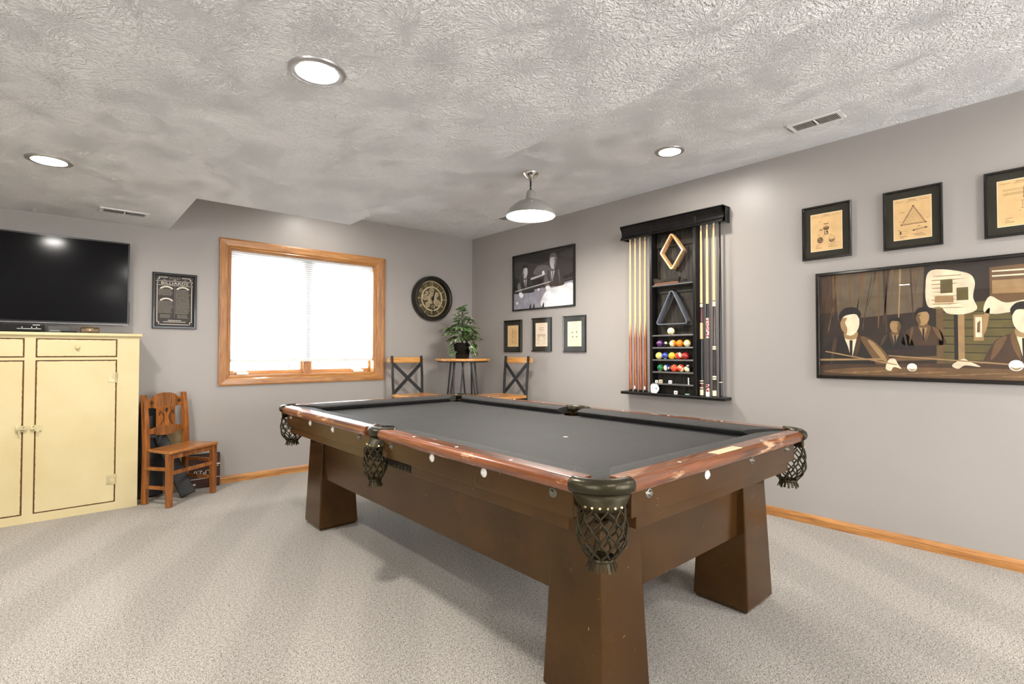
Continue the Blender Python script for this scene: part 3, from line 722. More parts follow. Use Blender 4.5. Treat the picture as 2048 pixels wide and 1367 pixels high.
for cu_, cv in ((uc - .055, bz0 - .024), (uc + .055, bz0 - .024), (uc - .055, bz0 - .118)): ring(b, (cu_, cv - .04), .060, .058, .011, D, 1, 12, 42, 138)
def block(u0, u1, v1, v0, lh):
    v = v1
    while v > v0: scribble(b, u0, v, (u1 - u0) * rnd.uniform(.8, 1), lh * .55, D, 2, rnd); v -= lh
block(i0 + .008, uc - .006, bz0 - .034, bz0 - .085, .0058); block(i0 + .008, uc - .006, bz0 - .128, j0 + .085, .0058); block(uc + .006, i1 - .008, bz0 - .036, bz0 - .13, .0115)
block(uc + .006, i1 - .008, bz0 - .135, j0 + .085, .006); block(i0 + .02, uc - .018, j0 + .076, j0 + .05, .006); block(uc + .018, i1 - .02, j0 + .076, j0 + .05, .006)
scribble(b, uc - .045, j0 + .030, .09, .006, D, 1, rnd); scribble(b, uc - .075, j0 + .018, .15, .006, D, 1, rnd)
b.build('print', [plain('sign_black', lin(44, 38, 34), .55, var=.05), cream, dim], sg_)

# --- small carved chair
M['chairwood'] = wood('honey_chair_wood', lin(84, 44, 12), lin(176, 106, 44), 'z', 24, .34, .3)
M['chairseat'] = wood('honey_seat_wood', lin(96, 52, 18), lin(190, 122, 58), 'x', 24, .34, .3)
M['rush'] = wood('reeded_wood', lin(84, 46, 14), lin(172, 108, 48), 'z', 60, .5, 0, stretch=20, bumps=.6)
M['carved'] = plain('dark_carving', lin(52, 26, 10), .7)  # one even dark brown for the carved pieces
ch = thing('wooden_chair', 'small honey brown carved wooden chair beside the yellow cabinet', 'chair', (.706, 4.541, 0), math.radians(36))
# local: x lateral, -y front; front legs at y=-.15, back posts at y=+.15
SZ = .400
b = MB(); pf = [(-.222, -.100), (-.212, -.120), (.212, -.120), (.222, -.100), (.180, .130), (-.180, .130)]
b.prism(pf, 'z', SZ - .022, SZ); b.build('seat', M['chairseat'], ch, bevel=.006)
for s in (-1, 1):
    b = MB(); b.loft([[(s * .198 + i * w / 2, -.085 + j * w / 2, z) for i, j in ((-1, -1), (1, -1), (1, 1), (-1, 1))] for z, w in ((0, .034), (.20, .038), (SZ - .02, .040))]); b.build('leg', M['chairwood'], ch, bevel=.005)
    b = MB(); R = lambda y, z, wx=.017, wy=.020: [(s * .172 - wx, y - wy, z), (s * .172 + wx, y - wy, z), (s * .172 + wx, y + wy, z), (s * .172 - wx, y + wy, z)]
    b.loft([R(.156, 0), R(.150, .20), R(.148, SZ), R(.158, .60), R(.176, .79, .015, .016)]); b.build('back_post', M['chairwood'], ch, bevel=.005)
    for z in (.13, .265): MB().box((s * .185 - .010, -.07, z - .012), (s * .185 + .010, .14, z + .012)).build('side_stretcher', M['chairwood'], ch, bevel=.003)
MB().box((-.18, -.094, .225), (.18, -.078, .252)).build('front_stretcher', M['chairwood'], ch, bevel=.003)
for yy in (-.094, ): MB().box((-.18, yy, SZ - .060), (.18, yy + .016, SZ - .022)).build('seat_rail', M['chairwood'], ch, bevel=.002)
def rail_board(zlo, zhi, y, nm, th=.016):
    """rails with an arched reeded middle; zlo/zhi functions of x"""
    b = MB(); n = 24
    X = [-.160 + .32 * i / n for i in range(n + 1)]
    b.loft([[(x, y - th / 2, zlo(x)), (x, y - th / 2, zhi(x)), (x, y + th / 2, zhi(x)), (x, y + th / 2, zlo(x))] for x in X]); return b.build(nm, M['chairwood'], ch, bevel=.002)
bumpf = lambda x, k: max(0, 1 - (x / .105) ** 2) ** .6 * k if abs(x) < .105 else 0
top = rail_board(lambda x: .690 - bumpf(x, .012), lambda x: .760 + bumpf(x, .038), .172, 'top_rail')
b = MB(); n = 17
for i in range(n):
    x = -.078 + .156 * i / (n - 1); b.cyl((x, .162, .684), (x, .162, .756 + bumpf(x, .034)), .0054, n=8)
b.build('reeding', M['rush'], top, smooth=True)
b = MB()
for sx in (-1, 1):
    for dx, dz in ((0, .010), (0, -.010), (.010, 0), (-.010, 0)): b.lathe([(0, -.001), (.0075, 0), (0, .0012)], (sx * .118 + dx, .1625, .728 + dz), 12, 'y')
    b.prism([(sx * .118 - .006, .722), (sx * .118 + .006, .722), (sx * .118 + .006, .734), (sx * .118 - .006, .734)], 'y', .1618, .163)
b.build('carved_flower', M['carved'], top)
low = rail_board(lambda x: .500 - bumpf(x, .020), lambda x: .540 + bumpf(x, .010), .160, 'lower_rail')
b = MB()
for i in range(n):
    x = -.078 + .156 * i / (n - 1); b.cyl((x, .150, .498 - bumpf(x, .018)), (x, .150, .544 + bumpf(x, .006)), .0054, n=8)
b.build('reeding', M['rush'], low, smooth=True)
sp = MB().box((-.078, .155, .535), (.078, .169, .692)).build('splat', M['chairwood'], ch, bevel=.002)
b = MB()
for s in (-1, 1):
    b.tube([(s * (.062 - .040 * math.sin(PI * k / 12)), .1555, .552 + .118 * k / 12) for k in range(13)], lambda t: .0022 + .0022 * math.sin(PI * t), 6)
    b.lathe([(0, -.001), (.008, 0), (0, .0015)], (s * .058, .1545, .648), 10, 'y'); b.lathe([(0, -.001), (.006, 0), (0, .0015)], (s * .060, .1545, .634), 10, 'y')
b.lathe([(0, -.001), (.014, 0), (0, .0015)], (0, .1545, .668), 14, 'y'); b.prism([(-.011, .664), (.011, .664), (0, .642)], 'y', .1535, .156)
b.build('carving', M['carved'], sp)

# --- things behind the chair
cs = thing('instrument_case', 'black padded soft case leaning upright behind the small wooden chair', 'soft case', (.60, 4.72, 0))
nyl = plain('black_nylon', (.013, .013, .014, 1), .55, bump=(180, .3), var=.15)
b = MB()
def slab(c0, c1, w0, w1, t0, ux=(.86, .5, 0)):
    c0, c1 = Vector(c0), Vector(c1); u = Vector(ux).normalized(); n = (c1 - c0).cross(u).normalized()
    return [[c + u * (i * w / 2) + n * (j * t0 / 2) for i, j in ((-1, -.6), (-.8, -1), (.8, -1), (1, -.6), (1, .6), (.8, 1), (-.8, 1), (-1, .6))] for c, w in ((c0, w0), (c0.lerp(c1, .5), (w0 + w1) / 2 * 1.06), (c1, w1))]
b.loft(slab((.525, 4.765, .012), (.530, 4.795, .735), .17, .13, .06, (1, .1, 0))); b.build('case_body', nyl, cs, smooth=True, bevel=.006)
b = MB(); b.loft(slab((.748, 4.565, .022), (.585, 4.745, .46), .105, .08, .035, (.75, -.05, .3))); b.build('case_neck', nyl, cs, smooth=True, bevel=.006)
MB().box((.49, 4.728, .45), (.57, 4.738, .62)).build('pocket_flap', plain('case_trim', (.03, .03, .03, 1), .4), cs, bevel=.003)
cb = thing('carton', 'flat dark brown carton with upside-down white lettering leaning on the wall behind the chair', 'box', (.885, 4.80, 0))
dk = plain('brown_carton', lin(62, 34, 24), .5, var=.1)
MB().box((.760, 4.800, .002), (1.010, 4.845, .268)).build('carton_body', dk, cb, bevel=.003)
b = MB(); y = 4.7992
for z, h, u0, u1 in ((.180, .010, .765, 1.008), (.075, .005, .765, 1.008)): b.poly([(u0, y, z), (u1, y, z), (u1, y, z + h), (u0, y, z + h)])
b.text('SLP2.0', (.892, y, .142), (-1, 0, 0), (0, 0, -1), .047, stretch=1.15)
for u0, L, z in ((.93, .07, .166), (.86, .10, .086)): 
    for k in range(5): b.poly([(u0 + L * k / 5, y, z), (u0 + L * (k + .7) / 5, y, z), (u0 + L * (k + .7) / 5, y, z + .007), (u0 + L * k / 5, y, z + .007)])
b.poly([(.800, y, .028), (.835, y, .028), (.835, y, .042), (.800, y, .042)])
b.build('lettering', cream, cb)
MB().box((.760, 4.806, .268), (1.010, 4.842, .272)).build('carton_lid', M['black_matte'], cb)
b = MB(); b.loft([[(x, y + d, z) for x, d in ((.640, 0), (.752, 0), (.752, .006), (.640, .006))] for y, z in ((4.830, .003), (4.8545, .50))])
tag(b.build('wooden_board', plain('pale_board', lin(150, 128, 86), .6), bevel=.002), 'pale tan board leaning on the wall behind the small chair', 'board')

# ================================================================== pictures on the right wall
M['paper'] = plain('aged_paper', lin(222, 184, 128), .7, var=.06); M['paper2'] = plain('pale_paper', lin(226, 210, 186), .7, var=.03)
M['ink'] = plain('sepia_ink', lin(84, 58, 36), .7); M['inkl'] = plain('faint_ink', lin(150, 114, 74), .7)
M['mat'] = plain('dark_mat_board', lin(46, 43, 32), .8, var=.03, spec=.2); M['edge'] = plain('mat_bevel', lin(240, 226, 190), .6, var=.01)
M['frame'] = plain('black_metal_frame', (.016, .014, .012, 1), .16, .5, .5, var=.05)
def framed(label, y0, z0, W, H, content, mx=.052, my=.055, paper='paper', group=None):
    """small framed patent drawing; y0 = left edge as seen, z0 = bottom"""
    t = thing('framed_drawing', label, 'picture', (XR, y0 - W / 2, z0), None, group)
    bs = RW(y0); xf = lambda p: bs(Vector((p.x, p.y + z0, p.z)))
    for b in frame_side(xf, 0, 0, W, H, FPROF): b.build('frame', M['frame'], t)
    b = MB(xf); b.box((.011, .011, .004), (W - .011, H - .011, .007)); b.build('mat_board', M['mat'], t)
    b = MB(xf); rect(b, mx - .003, my - .003, W - mx + .003, H - my + .003, .0074, 0); rect(b, mx, my, W - mx, H - my, .0078, 1)
    b.xf = lambda p: xf(Vector((mx + p.x * (W - 2 * mx), my + p.y * (H - 2 * my), p.z + .0082)))
    content(b); b.build('print', [M['edge'], M[paper], M['ink'], M['inkl']], t)
    MB(xf).box((.012, .012, .0115), (W - .012, H - .012, .013)).build('glass_pane', M['glass'], t)
    return t
def head(b, rnd):
    scribble(b, .06, .93, .22, .012, 0, 3, rnd); scribble(b, .40, .95, .2, .014, 0, 2, rnd); scribble(b, .36, .915, .28, .012, 0, 3, rnd); scribble(b, .70, .93, .24, .012, 0, 3, rnd)
def foot(b, rnd):
    for u, v, L, m in ((.16, .16, .18, 3), (.16, .11, .10, 3), (.16, .07, .2, 2), (.62, .18, .2, 3), (.56, .13, .24, 3), (.56, .08, .28, 2)): scribble(b, u, v, L, .014, 0, m, rnd)
def c_chalk(b):
    r = random.Random(1); head(b, r); foot(b, r)
    disc(b, (.50, .60), .10, .055, 0, 2); disc(b, (.50, .625), .085, .03, .0002, 3); disc(b, (.50, .72), .08, .018, 0, 2); rect(b, .44, .715, .56, .735, 0, 2); disc(b, (.50, .73), .055, .012, .0003, 1)
    rect(b, .44, .44, .56, .53, 0, 2); rect(b, .465, .455, .50, .53, .0002, 1); disc(b, (.5, .445), .075, .022, 0, 2); disc(b, (.5, .455), .05, .012, .0003, 1)
    disc(b, (.33, .565), .05, .022, 0, 2); disc(b, (.33, .565), .025, .01, .0002, 1)
    for cx in (.30, .68):
        disc(b, (cx, .29), .10, .085, 0, 2); disc(b, (cx, .30), .085, .068, .0002, 3 if cx < .5 else 1)
    rect(b, .24, .27, .30, .31, .0004, 2); rect(b, .32, .29, .36, .35, .0004, 2); rect(b, .61, .25, .75, .27, .0004, 2); rect(b, .63, .285, .73, .295, .0004, 2)
    for u, v in ((.26, .78), (.22, .42), (.60, .40), (.38, .38)): scribble(b, u, v, .07, .014, 0, 2, r)
def c_rack(b):
    r = random.Random(2); head(b, r)
    A, B_, C = (.53, .80), (.20, .36), (.86, .36)
    for p, q_ in ((A, B_), (B_, C), (C, A)): line(b, p, q_, .014, 0, 2)
    A2, B2, C2 = (.53, .765), (.245, .380), (.815, .380)
    for p, q_ in ((A2, B2), (B2, C2), (C2, A2)): line(b, p, q_, .004, 0, 2)
    for row in range(5):
        n = 5 - row
        for i in range(n): ring(b, (.53 + (i - (n - 1) / 2) * .104, .425 + row * .070), .048, .036, .005, .0002, 3, 6, 30, 390)
    for p in (B_, C, A): disc(b, p, .028, .014, .0003, 2)
    line(b, (.12, .20), (.36, .20), .004, 0, 3); line(b, (.12, .14), (.36, .14), .004, 0, 3); line(b, (.36, .14), (.36, .20), .004, 0, 3); rect(b, .155, .13, .20, .21, 0, 2)
    line(b, (.50, .20), (.92, .235), .012, 0, 2); line(b, (.58, .23), (.86, .255), .005, 0, 3); disc(b, (.86, .235), .03, .02, 0, 2); disc(b, (.54, .20), .025, .016, 0, 2)
    for u, v, L in ((.18, .66, .12), (.14, .44, .05), (.88, .46, .06), (.62, .28, .1), (.10, .23, .08), (.50, .10, .3), (.56, .06, .3), (.16, .07, .2), (.16, .03, .12)): scribble(b, u, v, L, .014, 0, 2, r)
def c_clamp(b):
    r = random.Random(3); head(b, r); foot(b, r)
    for v in (.80, .775, .705, .68): line(b, (.12, v), (.95 if v > .74 else .58, v), .005, 0, 2)
    line(b, (.57, .82), (.57, .62), .012, 0, 2); line(b, (.62, .82), (.62, .66), .006, 0, 2); disc(b, (.57, .60), .022, .016, 0, 2)
    for u in range(8): line(b, (.2 + u * .045, .70), (.23 + u * .045, .735 + .003 * u), .004, 0, 3)
    for p, q_ in (((.54, .50), (.54, .38)), ((.58, .50), (.58, .38)), ((.64, .50), (.64, .38)), ((.68, .50), (.68, .38)), ((.50, .52), (.72, .52)), ((.50, .36), (.72, .36))): line(b, p, q_, .010, 0, 2)
    disc(b, (.61, .525), .03, .016, 0, 2); disc(b, (.61, .335), .03, .02, 0, 2)
    for u, v, L in ((.46, .30, .04), (.80, .32, .06), (.58, .24, .06)): scribble(b, u, v, L, .014, 0, 2, r)
def c_cue(b):
    r = random.Random(4)
    for u, w_ in ((.28, .03), (.48, .07), (.68, .05), (.80, .03)):
        v = .12
        while v < .86:
            L = r.uniform(.02, .08); rect(b, u, v, u + w_ * r.uniform(.4, 1), min(.88, v + L), 0, 2 if w_ > .04 else 3); v += L + .015
def c_table(b):
    r = random.Random(5); scribble(b, .40, .94, .2, .01, 0, 3, r)
    for v, L, m in ((.80, .46, 2), (.77, .40, 3), (.71, .5, 2), (.67, .12, 3), (.62, .08, 3)): scribble(b, .5 - L / 2, v, L, .016, 0, m, r)
    rect(b, .12, .475, .88, .495, 0, 2); line(b, (.14, .45), (.86, .45), .006, 0, 2)
    for s in (-1, 1):
        for k, (u, wd) in enumerate(((.36, .014), (.24, .014))): line(b, (.5 + s * u, .45), (.5 + s * (u - .02), .27), wd, 0, 2)
        line(b, (.5 + s * .38, .27), (.5 + s * .20, .25), .008, 0, 2); ring(b, (.5 + s * .12, .45), .10, .05, .008, 0, 3, 12, 180, 360)
        for k in range(6): line(b, (.5 + s * (.10 + k * .035), .44), (.5 + s * (.12 + k * .035), .37), .005, 0, 3)
    for u, v, L in ((.12, .10, .14), (.32, .15, .08), (.68, .12, .18), (.36, .05, .06)): scribble(b, u, v, L, .016, 0, 3, r)
def c_holes(b):
    r = random.Random(6); scribble(b, .36, .92, .3, .012, 0, 3, r)
    for cx, cy in ((.34, .56), (.66, .57), (.36, .38), (.66, .38)): disc(b, (cx, cy), .045, .022, 0, 2); ring(b, (cx, cy), .07, .034, .006, 0, 3)
    for v in (.86, .80, .74): scribble(b, .44, v, .14, .01, 0, 3, r)
    for v in (.25, .2): scribble(b, .25, v, .14, .01, 0, 3, r)
framed('framed tan patent drawing of a chalk cup above the left end of the poster', 1.252, 1.702, .278, .345, c_chalk)
framed('framed tan patent drawing of a triangular ball rack above the large poster', .811, 1.703, .274, .344, c_rack)
framed('framed tan patent drawing of a clamp cut off by the right edge of the photo', .369, 1.702, .274, .344, c_clamp)
framed('small framed tan drawing with upright columns of writing, nearest the room corner', 4.262, 1.106, .284, .343, c_cue, .060, .062)
framed('small framed pale drawing of a billiard table, middle of the three under the player poster', 3.826, 1.112, .280, .341, c_table, .058, .055, 'paper2')
framed('small framed pale drawing reflecting the window, beside the cue rack', 3.385, 1.106, .284, .346, c_holes, .058, .058, 'paper2')

# large posters: plain invented pool-hall pictures in the colours of the originals
def poster(nm, label, y0, z0, W, H, mats, content, fw=.020):
    t = thing(nm, label, 'poster', (XR, y0 - W / 2, z0))
    bs = RW(y0); xf = lambda p: bs(Vector((p.x, p.y + z0, p.z)))
    for b in frame_side(xf, 0, 0, W, H, [(0, 0), (0, .020), (.004, .024), (fw - .004, .024), (fw, .018), (fw, 0)]): b.build('frame', M['frame'], t)
    b = MB(xf); rect(b, fw - .004, fw - .004, W - fw + .004, H - fw + .004, .006, 0)
    b.xf = lambda p: xf(Vector((fw + p.x, fw + p.y, p.z + .0062)))
    CL[:] = [W - 2 * fw, H - 2 * fw]; content(b, W - 2 * fw, H - 2 * fw); b.build('print', mats, t)
    MB(xf).box((fw - .002, fw - .002, .0145), (W - fw + .002, H - fw + .002, .0160)).build('glass_pane', M['glass'], t)
CL = [1, 1]
def P2(b, pts, layer, mi): b.mi = mi; b.poly([(min(CL[0], max(0, u)), min(CL[1], max(0, v)), layer * .00022) for u, v in pts])
def sp(n, *c): return plain(n, lin(*c), .6, var=.10)
SEP = [sp('sepia_dark', 40, 26, 14), sp('sepia_deep', 66, 44, 24), sp('sepia_mid', 104, 76, 44), sp('sepia_tan', 156, 124, 82), sp('sepia_pale', 226, 208, 176), sp('sepia_cream', 250, 240, 220), sp('sepia_olive', 92, 80, 38), sp('sepia_black', 24, 16, 10), sp('sepia_taupe', 98, 84, 64)]
def blob(b, pts, layer, mi, m=5):
    """smooth closed outline through pts"""
    n = len(pts); out = []
    for i in range(n):
        p0, p1, p2, p3 = (Vector(pts[(i + k) % n]) for k in (-1, 0, 1, 2))
        for k in range(m):
            t = k / m; q_ = .5 * (2 * p1 + (p2 - p0) * t + (2 * p0 - 5 * p1 + 4 * p2 - p3) * t * t + (3 * p1 - p0 - 3 * p2 + p3) * t ** 3); out.append((q_.x, q_.y))
    P2(b, out, layer, mi)
def man(b, cx, base, s, suit, fold, face, shade, hair, flip=1, lay=4):
    """an anonymous onlooker in a suit, face left plain"""
    T = lambda L_: [(cx + flip * u * s, base + v * s) for u, v in L_]
    blob(b, T([(-.34, 0), (-.33, .18), (-.25, .33), (-.09, .40), (.10, .40), (.25, .33), (.33, .18), (.36, 0), (0, -.01)]), lay, suit)
    for q4 in ([(-.20, .34), (-.15, .36), (-.19, .14), (-.23, .02)], [(.16, .36), (.26, .30), (.31, .08), (.24, .16)], [(.08, .38), (.13, .37), (.10, .20), (.04, .08)]): blob(b, T(q4), lay + 1, fold)
    blob(b, T([(-.06, .40), (.07, .40), (.05, .24), (.015, .10), (-.02, .24)]), lay + 2, face)
    P2(b, T([(-.005, .34), (.03, .34), (.025, .12), (.01, .08), (-.005, .12)]), lay + 3, hair)
    blob(b, T([(-.05, .36), (.07, .36), (.08, .46), (-.06, .46)]), lay + 3, shade)
    blob(b, T([(-.105, .60), (-.10, .50), (-.04, .415), (.035, .41), (.095, .49), (.11, .60), (.08, .69), (-.07, .69)]), lay + 4, face)
    blob(b, T([(-.105, .62), (-.10, .50), (-.045, .42), (-.03, .50), (-.055, .58), (-.03, .64)]), lay + 5, shade)
    blob(b, T([(-.115, .58), (-.125, .68), (-.06, .77), (.06, .775), (.125, .70), (.112, .62), (.07, .685), (-.04, .675), (-.085, .64)]), lay + 6, hair)
def wedge(b, cx, base, s, pts, layer, mi): blob(b, [(cx + u * s, base + v * s) for u, v in pts], layer, mi)
def pool_hall(b, W, H):
    r = random.Random(11)
    P2(b, [(0, 0), (W, 0), (W, H), (0, H)], 0, 0)
    P2(b, [(0, H * .62), (.46, H * .66), (.46, H), (0, H)], 1, 1); P2(b, [(.10, H * .55), (.52, H * .60), (.53, H), (.09, H)], 2, 8)
    for k in range(26):                                            # hanging curtain folds
        u = .01 + k * .0205 + r.uniform(-.006, .006); w_ = r.uniform(.004, .014); lo = r.uniform(.44, .80); kx = r.uniform(-.05, .02)
        blob(b, [(u, H), (u + w_, H), (u + w_ * .8 + kx * .5, H * (lo + 1) / 2), (u + kx + w_ * .5, H * lo), (u + kx, H * lo), (u + kx * .35, H * (lo + 1) / 2)], 3, r.choice((2, 2, 3, 8, 1)))
    P2(b, [(.58, H * .10), (W, H * .10), (W, H * .66), (.58, H * .66)], 1, 6)                         # panelled wall
    for k in range(7): P2(b, [(.60, H * (.16 + .07 * k)), (W, H * (.13 + .07 * k)), (W, H * (.138 + .07 * k)), (.60, H * (.167 + .07 * k))], 2, 7)
    for u0, wd, c in ((.590, .020, 2), (.672, .026, 3), (.655, .016, 7), (.905, .03, 2)): P2(b, [(u0, H * .12), (u0 + wd, H * .12), (u0 + wd, H * .60), (u0, H * .62)], 3, c)
    P2(b, [(.735, H * .33), (.775, H * .33), (.775, H * .55), (.735, H * .55)], 4, 3); P2(b, [(.742, H * .36), (.768, H * .36), (.768, H * .53), (.742, H * .53)], 5, 4); P2(b, [(.748, H * .40), (.760, H * .40), (.762, H * .50), (.750, H * .48)], 6, 2)
    blob(b, [(.545, H * .64), (.60, H * .63), (.63, H * .57), (.70, H * .56), (.75, H * .60), (.735, H * .70), (.742, H * .84), (.70, H * .92), (.56, H * .96), (.535, H * .80)], 4, 4)   # pale notices
    for k in range(9): P2(b, [(.56 + r.uniform(0, .03), H * (.62 + .035 * k)), (.62 + r.uniform(0, .1), H * (.615 + .035 * k)), (.62 + r.uniform(0, .1), H * (.622 + .035 * k)), (.56, H * (.628 + .035 * k))], 5, 3)
    for a in ((.600, .75, .052, .12), (.668, .68, .048, .11)): P2(b, [(a[0], H * a[1]), (a[0] + a[2], H * a[1]), (a[0] + a[2], H * (a[1] + a[3])), (a[0], H * (a[1] + a[3]))], 6, 6)
    P2(b, [(.575, H * .67), (.655, H * .665), (.655, H * .72), (.575, H * .725)], 6, 3)
    P2(b, [(.80, H * .62), (W, H * .58), (W, H * .96), (.80, H * .94)], 4, 2); P2(b, [(.81, H * .72), (W, H * .70), (W, H * .82), (.81, H * .83)], 5, 3)
    for v0 in (.86, .90): P2(b, [(.81, H * v0), (W, H * (v0 - .02)), (W, H * (v0 - .005)), (.81, H * (v0 + .012))], 5, 4)
    blob(b, [(.775, H * .58), (.80, H * .70), (.86, H * .64), (.96, H * .66), (1.05, H * .60), (1.05, H * .52), (.90, H * .56), (.82, H * .55)], 6, 4)
    blob(b, [(.80, H * .60), (.785, H * .42), (.772, H * .40), (.775, H * .54)], 6, 3)
    man(b, .395, H * .26, .24, 7, 1, 3, 2, 7, -1, 3); man(b, .520, H * .30, .27, 1, 2, 3, 2, 7, 1, 3)
    man(b, .165, H * .10, .46, 7, 1, 4, 3, 7, 1, 6); man(b, .930, H * .12, .42, 1, 2, 4, 3, 7, -1, 6)
    wedge(b, .165, H * .10, .46, [(.12, .38), (.26, .33), (.40, .16), (.44, .02), (.32, .0), (.24, .12)], 8, 2); wedge(b, .165, H * .10, .46, [(.20, .33), (.27, .30), (.38, .14), (.40, .06), (.33, .12)], 9, 3)
    blob(b, [(0, 0), (W, 0), (W, H * .11), (.8, H * .135), (.30, H * .12), (0, H * .10)], 11, 1)       # table
    blob(b, [(.10, H * .02), (W, H * .01), (W, H * .085), (.5, H * .095), (.15, H * .075)], 12, 2)
    for k in range(14): P2(b, [(.12 + .06 * k, H * (.03 + .008 * (k % 4))), (.20 + .06 * k, H * (.03 + .008 * (k % 4))), (.20 + .06 * k, H * (.034 + .008 * (k % 4))), (.12 + .06 * k, H * (.033 + .008 * (k % 4)))], 13, 3)
    P2(b, [(.0, H * .145), (.34, H * .160), (.34, H * .175), (0, H * .165)], 11, 3); P2(b, [(.36, H * .15), (.60, H * .165), (.60, H * .20), (.36, H * .18)], 11, 2)
    for p, q_ in (((.03, H * .24), (.40, H * .115)), ((.36, H * .20), (.90, H * .13))): line(b, p, q_, .007, .0031, 3)
    blob(b, [(.345, H * .08), (.36, H * .16), (.39, H * .17), (.405, H * .12), (.42, H * .08), (.385, H * .095), (.37, H * .06)], 14, 4); blob(b, [(.645, H * .12), (.69, H * .175), (.72, H * .15), (.76, H * .11), (.70, H * .12), (.67, H * .09)], 14, 4)
    for cx, cy, rr in ((.470, .095, .023), (.895, .125, .028)):
        P2(b, [(cx + rr * math.cos(k * PI / 10), H * cy + rr * math.sin(k * PI / 10)) for k in range(20)], 15, 5); blob(b, [(cx - rr * .8, H * cy - rr * .3), (cx, H * cy - rr * .9), (cx + rr * .8, H * cy - rr * .3), (cx, H * cy - rr * .5)], 16, 3)
poster('framed_poster', 'large framed sepia pool hall poster, at the right edge of the photo', 1.174, .942, 1.34, .668, SEP, pool_hall)
GR = [sp('grey_dark', 34, 30, 28), sp('grey_deep', 58, 52, 48), sp('grey_mid', 104, 100, 98), sp('grey_pale', 196, 194, 196), sp('grey_white', 236, 236, 240), sp('grey_table', 148, 146, 156), sp('grey_black', 18, 16, 16)]
def bw_hall(b, W, H):
    P2(b, [(0, 0), (W, 0), (W, H), (0, H)], 0, 6); blob(b, [(.02, H * .60), (W * .5, H * .52), (W - .02, H * .56), (W - .01, H * .97), (W * .5, H * .80), (.02, H * .90)], 1, 1)
    blob(b, [(W * .36, H * .62), (W * .62, H * .60), (W * .60, H * .74), (W * .42, H * .76)], 2, 2)
    P2(b, [(0, 0), (W, 0), (W, H * .42), (0, H * .30)], 2, 5); blob(b, [(W * .50, .005), (W - .005, .005), (W - .005, H * .36), (W * .75, H * .34), (W * .56, H * .28)], 3, 4)
    line(b, (0, H * .33), (W, H * .46), .016, .0009, 1)
    P2(b, [(W * .30, H * .52), (W * .60, H * .59), (W * .60, H * .62), (W * .30, H * .56)], 3, 3)
    man(b, W * .20, H * .30, .38, 0, 1, 3, 2, 6, 1, 4); man(b, W * .68, H * .36, .42, 1, 2, 3, 2, 2, -1, 4)
    for cx, base, s_ in ((.20, .30, .38), (.68, .36, .42)):
        wedge(b, W * cx, H * base, s_, [(-.30, .22), (-.22, .30), (-.14, .10), (-.12, -.02), (-.22, -.03), (-.28, .08)], 9, 2); wedge(b, W * cx, H * base, s_, [(-.25, .0), (-.14, .02), (-.06, -.06), (-.12, -.13), (-.20, -.10)], 11, 4)
    line(b, (W * .02, H * .345), (W * .64, H * .445), .009, .0027, 3)
    for cx, cy, rr in ((.44, .33, .014), (.52, .625, .018), (.06, .12, .016)): P2(b, [(W * cx + rr * math.cos(k * PI / 8), H * cy + rr * math.sin(k * PI / 8)) for k in range(16)], 13, 4)
    for u in (.28, .34, .50): blob(b, [(W * u, .002), (W * (u + .03), .002), (W * (u + .025), H * .09), (W * (u + .008), H * .05)], 5, 6)
poster('framed_poster', 'framed black and white poster of two players above the three small drawings', 4.118, 1.542, .885, .592, GR, bw_hall, .016)

# ================================================================== wall clock
ck = thing('wall_clock', 'round bronze open gear clock on the wall between window and corner', 'clock', (3.083, YB, 1.695))
kc = (3.083, YB, 1.695); K = basis((3.083, YB, 1.695), (1, 0, 0), (0, -1, 0))
M['bronze'] = plain('dark_bronze', (.026, .022, .017, 1), .38, .5, var=.15); M['dial'] = plain('antique_dial', lin(92, 80, 54), .45, .3, var=.2); M['gold'] = plain('pale_gold', lin(212, 195, 156), .4, .4, var=.08)
def clathe(prof, n=64):
    b = MB(K); rings = [[(r * math.cos(2 * PI * i / n), r * math.sin(2 * PI * i / n), d) for r, d in prof] for i in range(n)]
    b.loft(rings + [rings[0]], False, False); return b
clathe([(.20, 0), (.244, .002), (.250, .014), (.247, .060), (.238, .078), (.224, .080), (.208, .070), (.200, .036), (.198, .024)]).build('rim', M['bronze'], ck, smooth=True)
clathe([(.0001, .012), (.208, .012)]).build('dial', M['dial'], ck)
for r0, r1, d in ((.190, .197, .020), (.122, .136, .026), (.050, .058, .034)): clathe([(r0, .012), (r0, d), (r1, d), (r1, .012)]).build('dial_ring', M['gold'], ck)
clathe([(.0001, .0145), (.122, .0145)]).build('gear_plate', plain('gear_plate_brown', lin(88, 76, 54), .5, .4), ck)  # even mid-brown plate behind the gears
def gear(cx, cy, r, d, n):
    b = MB(K); m = n * 4; prof = []
    out = [(cx + (r if (i % 4) < 2 else r * .88) * math.cos(2 * PI * i / m), cy + (r if (i % 4) < 2 else r * .88) * math.sin(2 * PI * i / m)) for i in range(m)]
    inn = [(cx + r * .66 * math.cos(2 * PI * i / m), cy + r * .66 * math.sin(2 * PI * i / m)) for i in range(m)]
    for i in range(m):
        j = (i + 1) % m; z0, z1 = d, d + .005
        for q4 in (((out[i], z1), (out[j], z1), (inn[j], z1), (inn[i], z1)), ((out[i], z0), (out[j], z0), (out[j], z1), (out[i], z1)), ((inn[i], z1), (inn[j], z1), (inn[j], z0), (inn[i], z0))): b.poly([(p[0], p[1], z) for p, z in q4])
    for k in range(4):
        a = PI * k / 4 + r * 30; b.bar((cx - r * .7 * math.cos(a), cy - r * .7 * math.sin(a), d + .002), (cx + r * .7 * math.cos(a), cy + r * .7 * math.sin(a), d + .002), r * .12, .004)
    b.build('gear', M['gold'], ck)
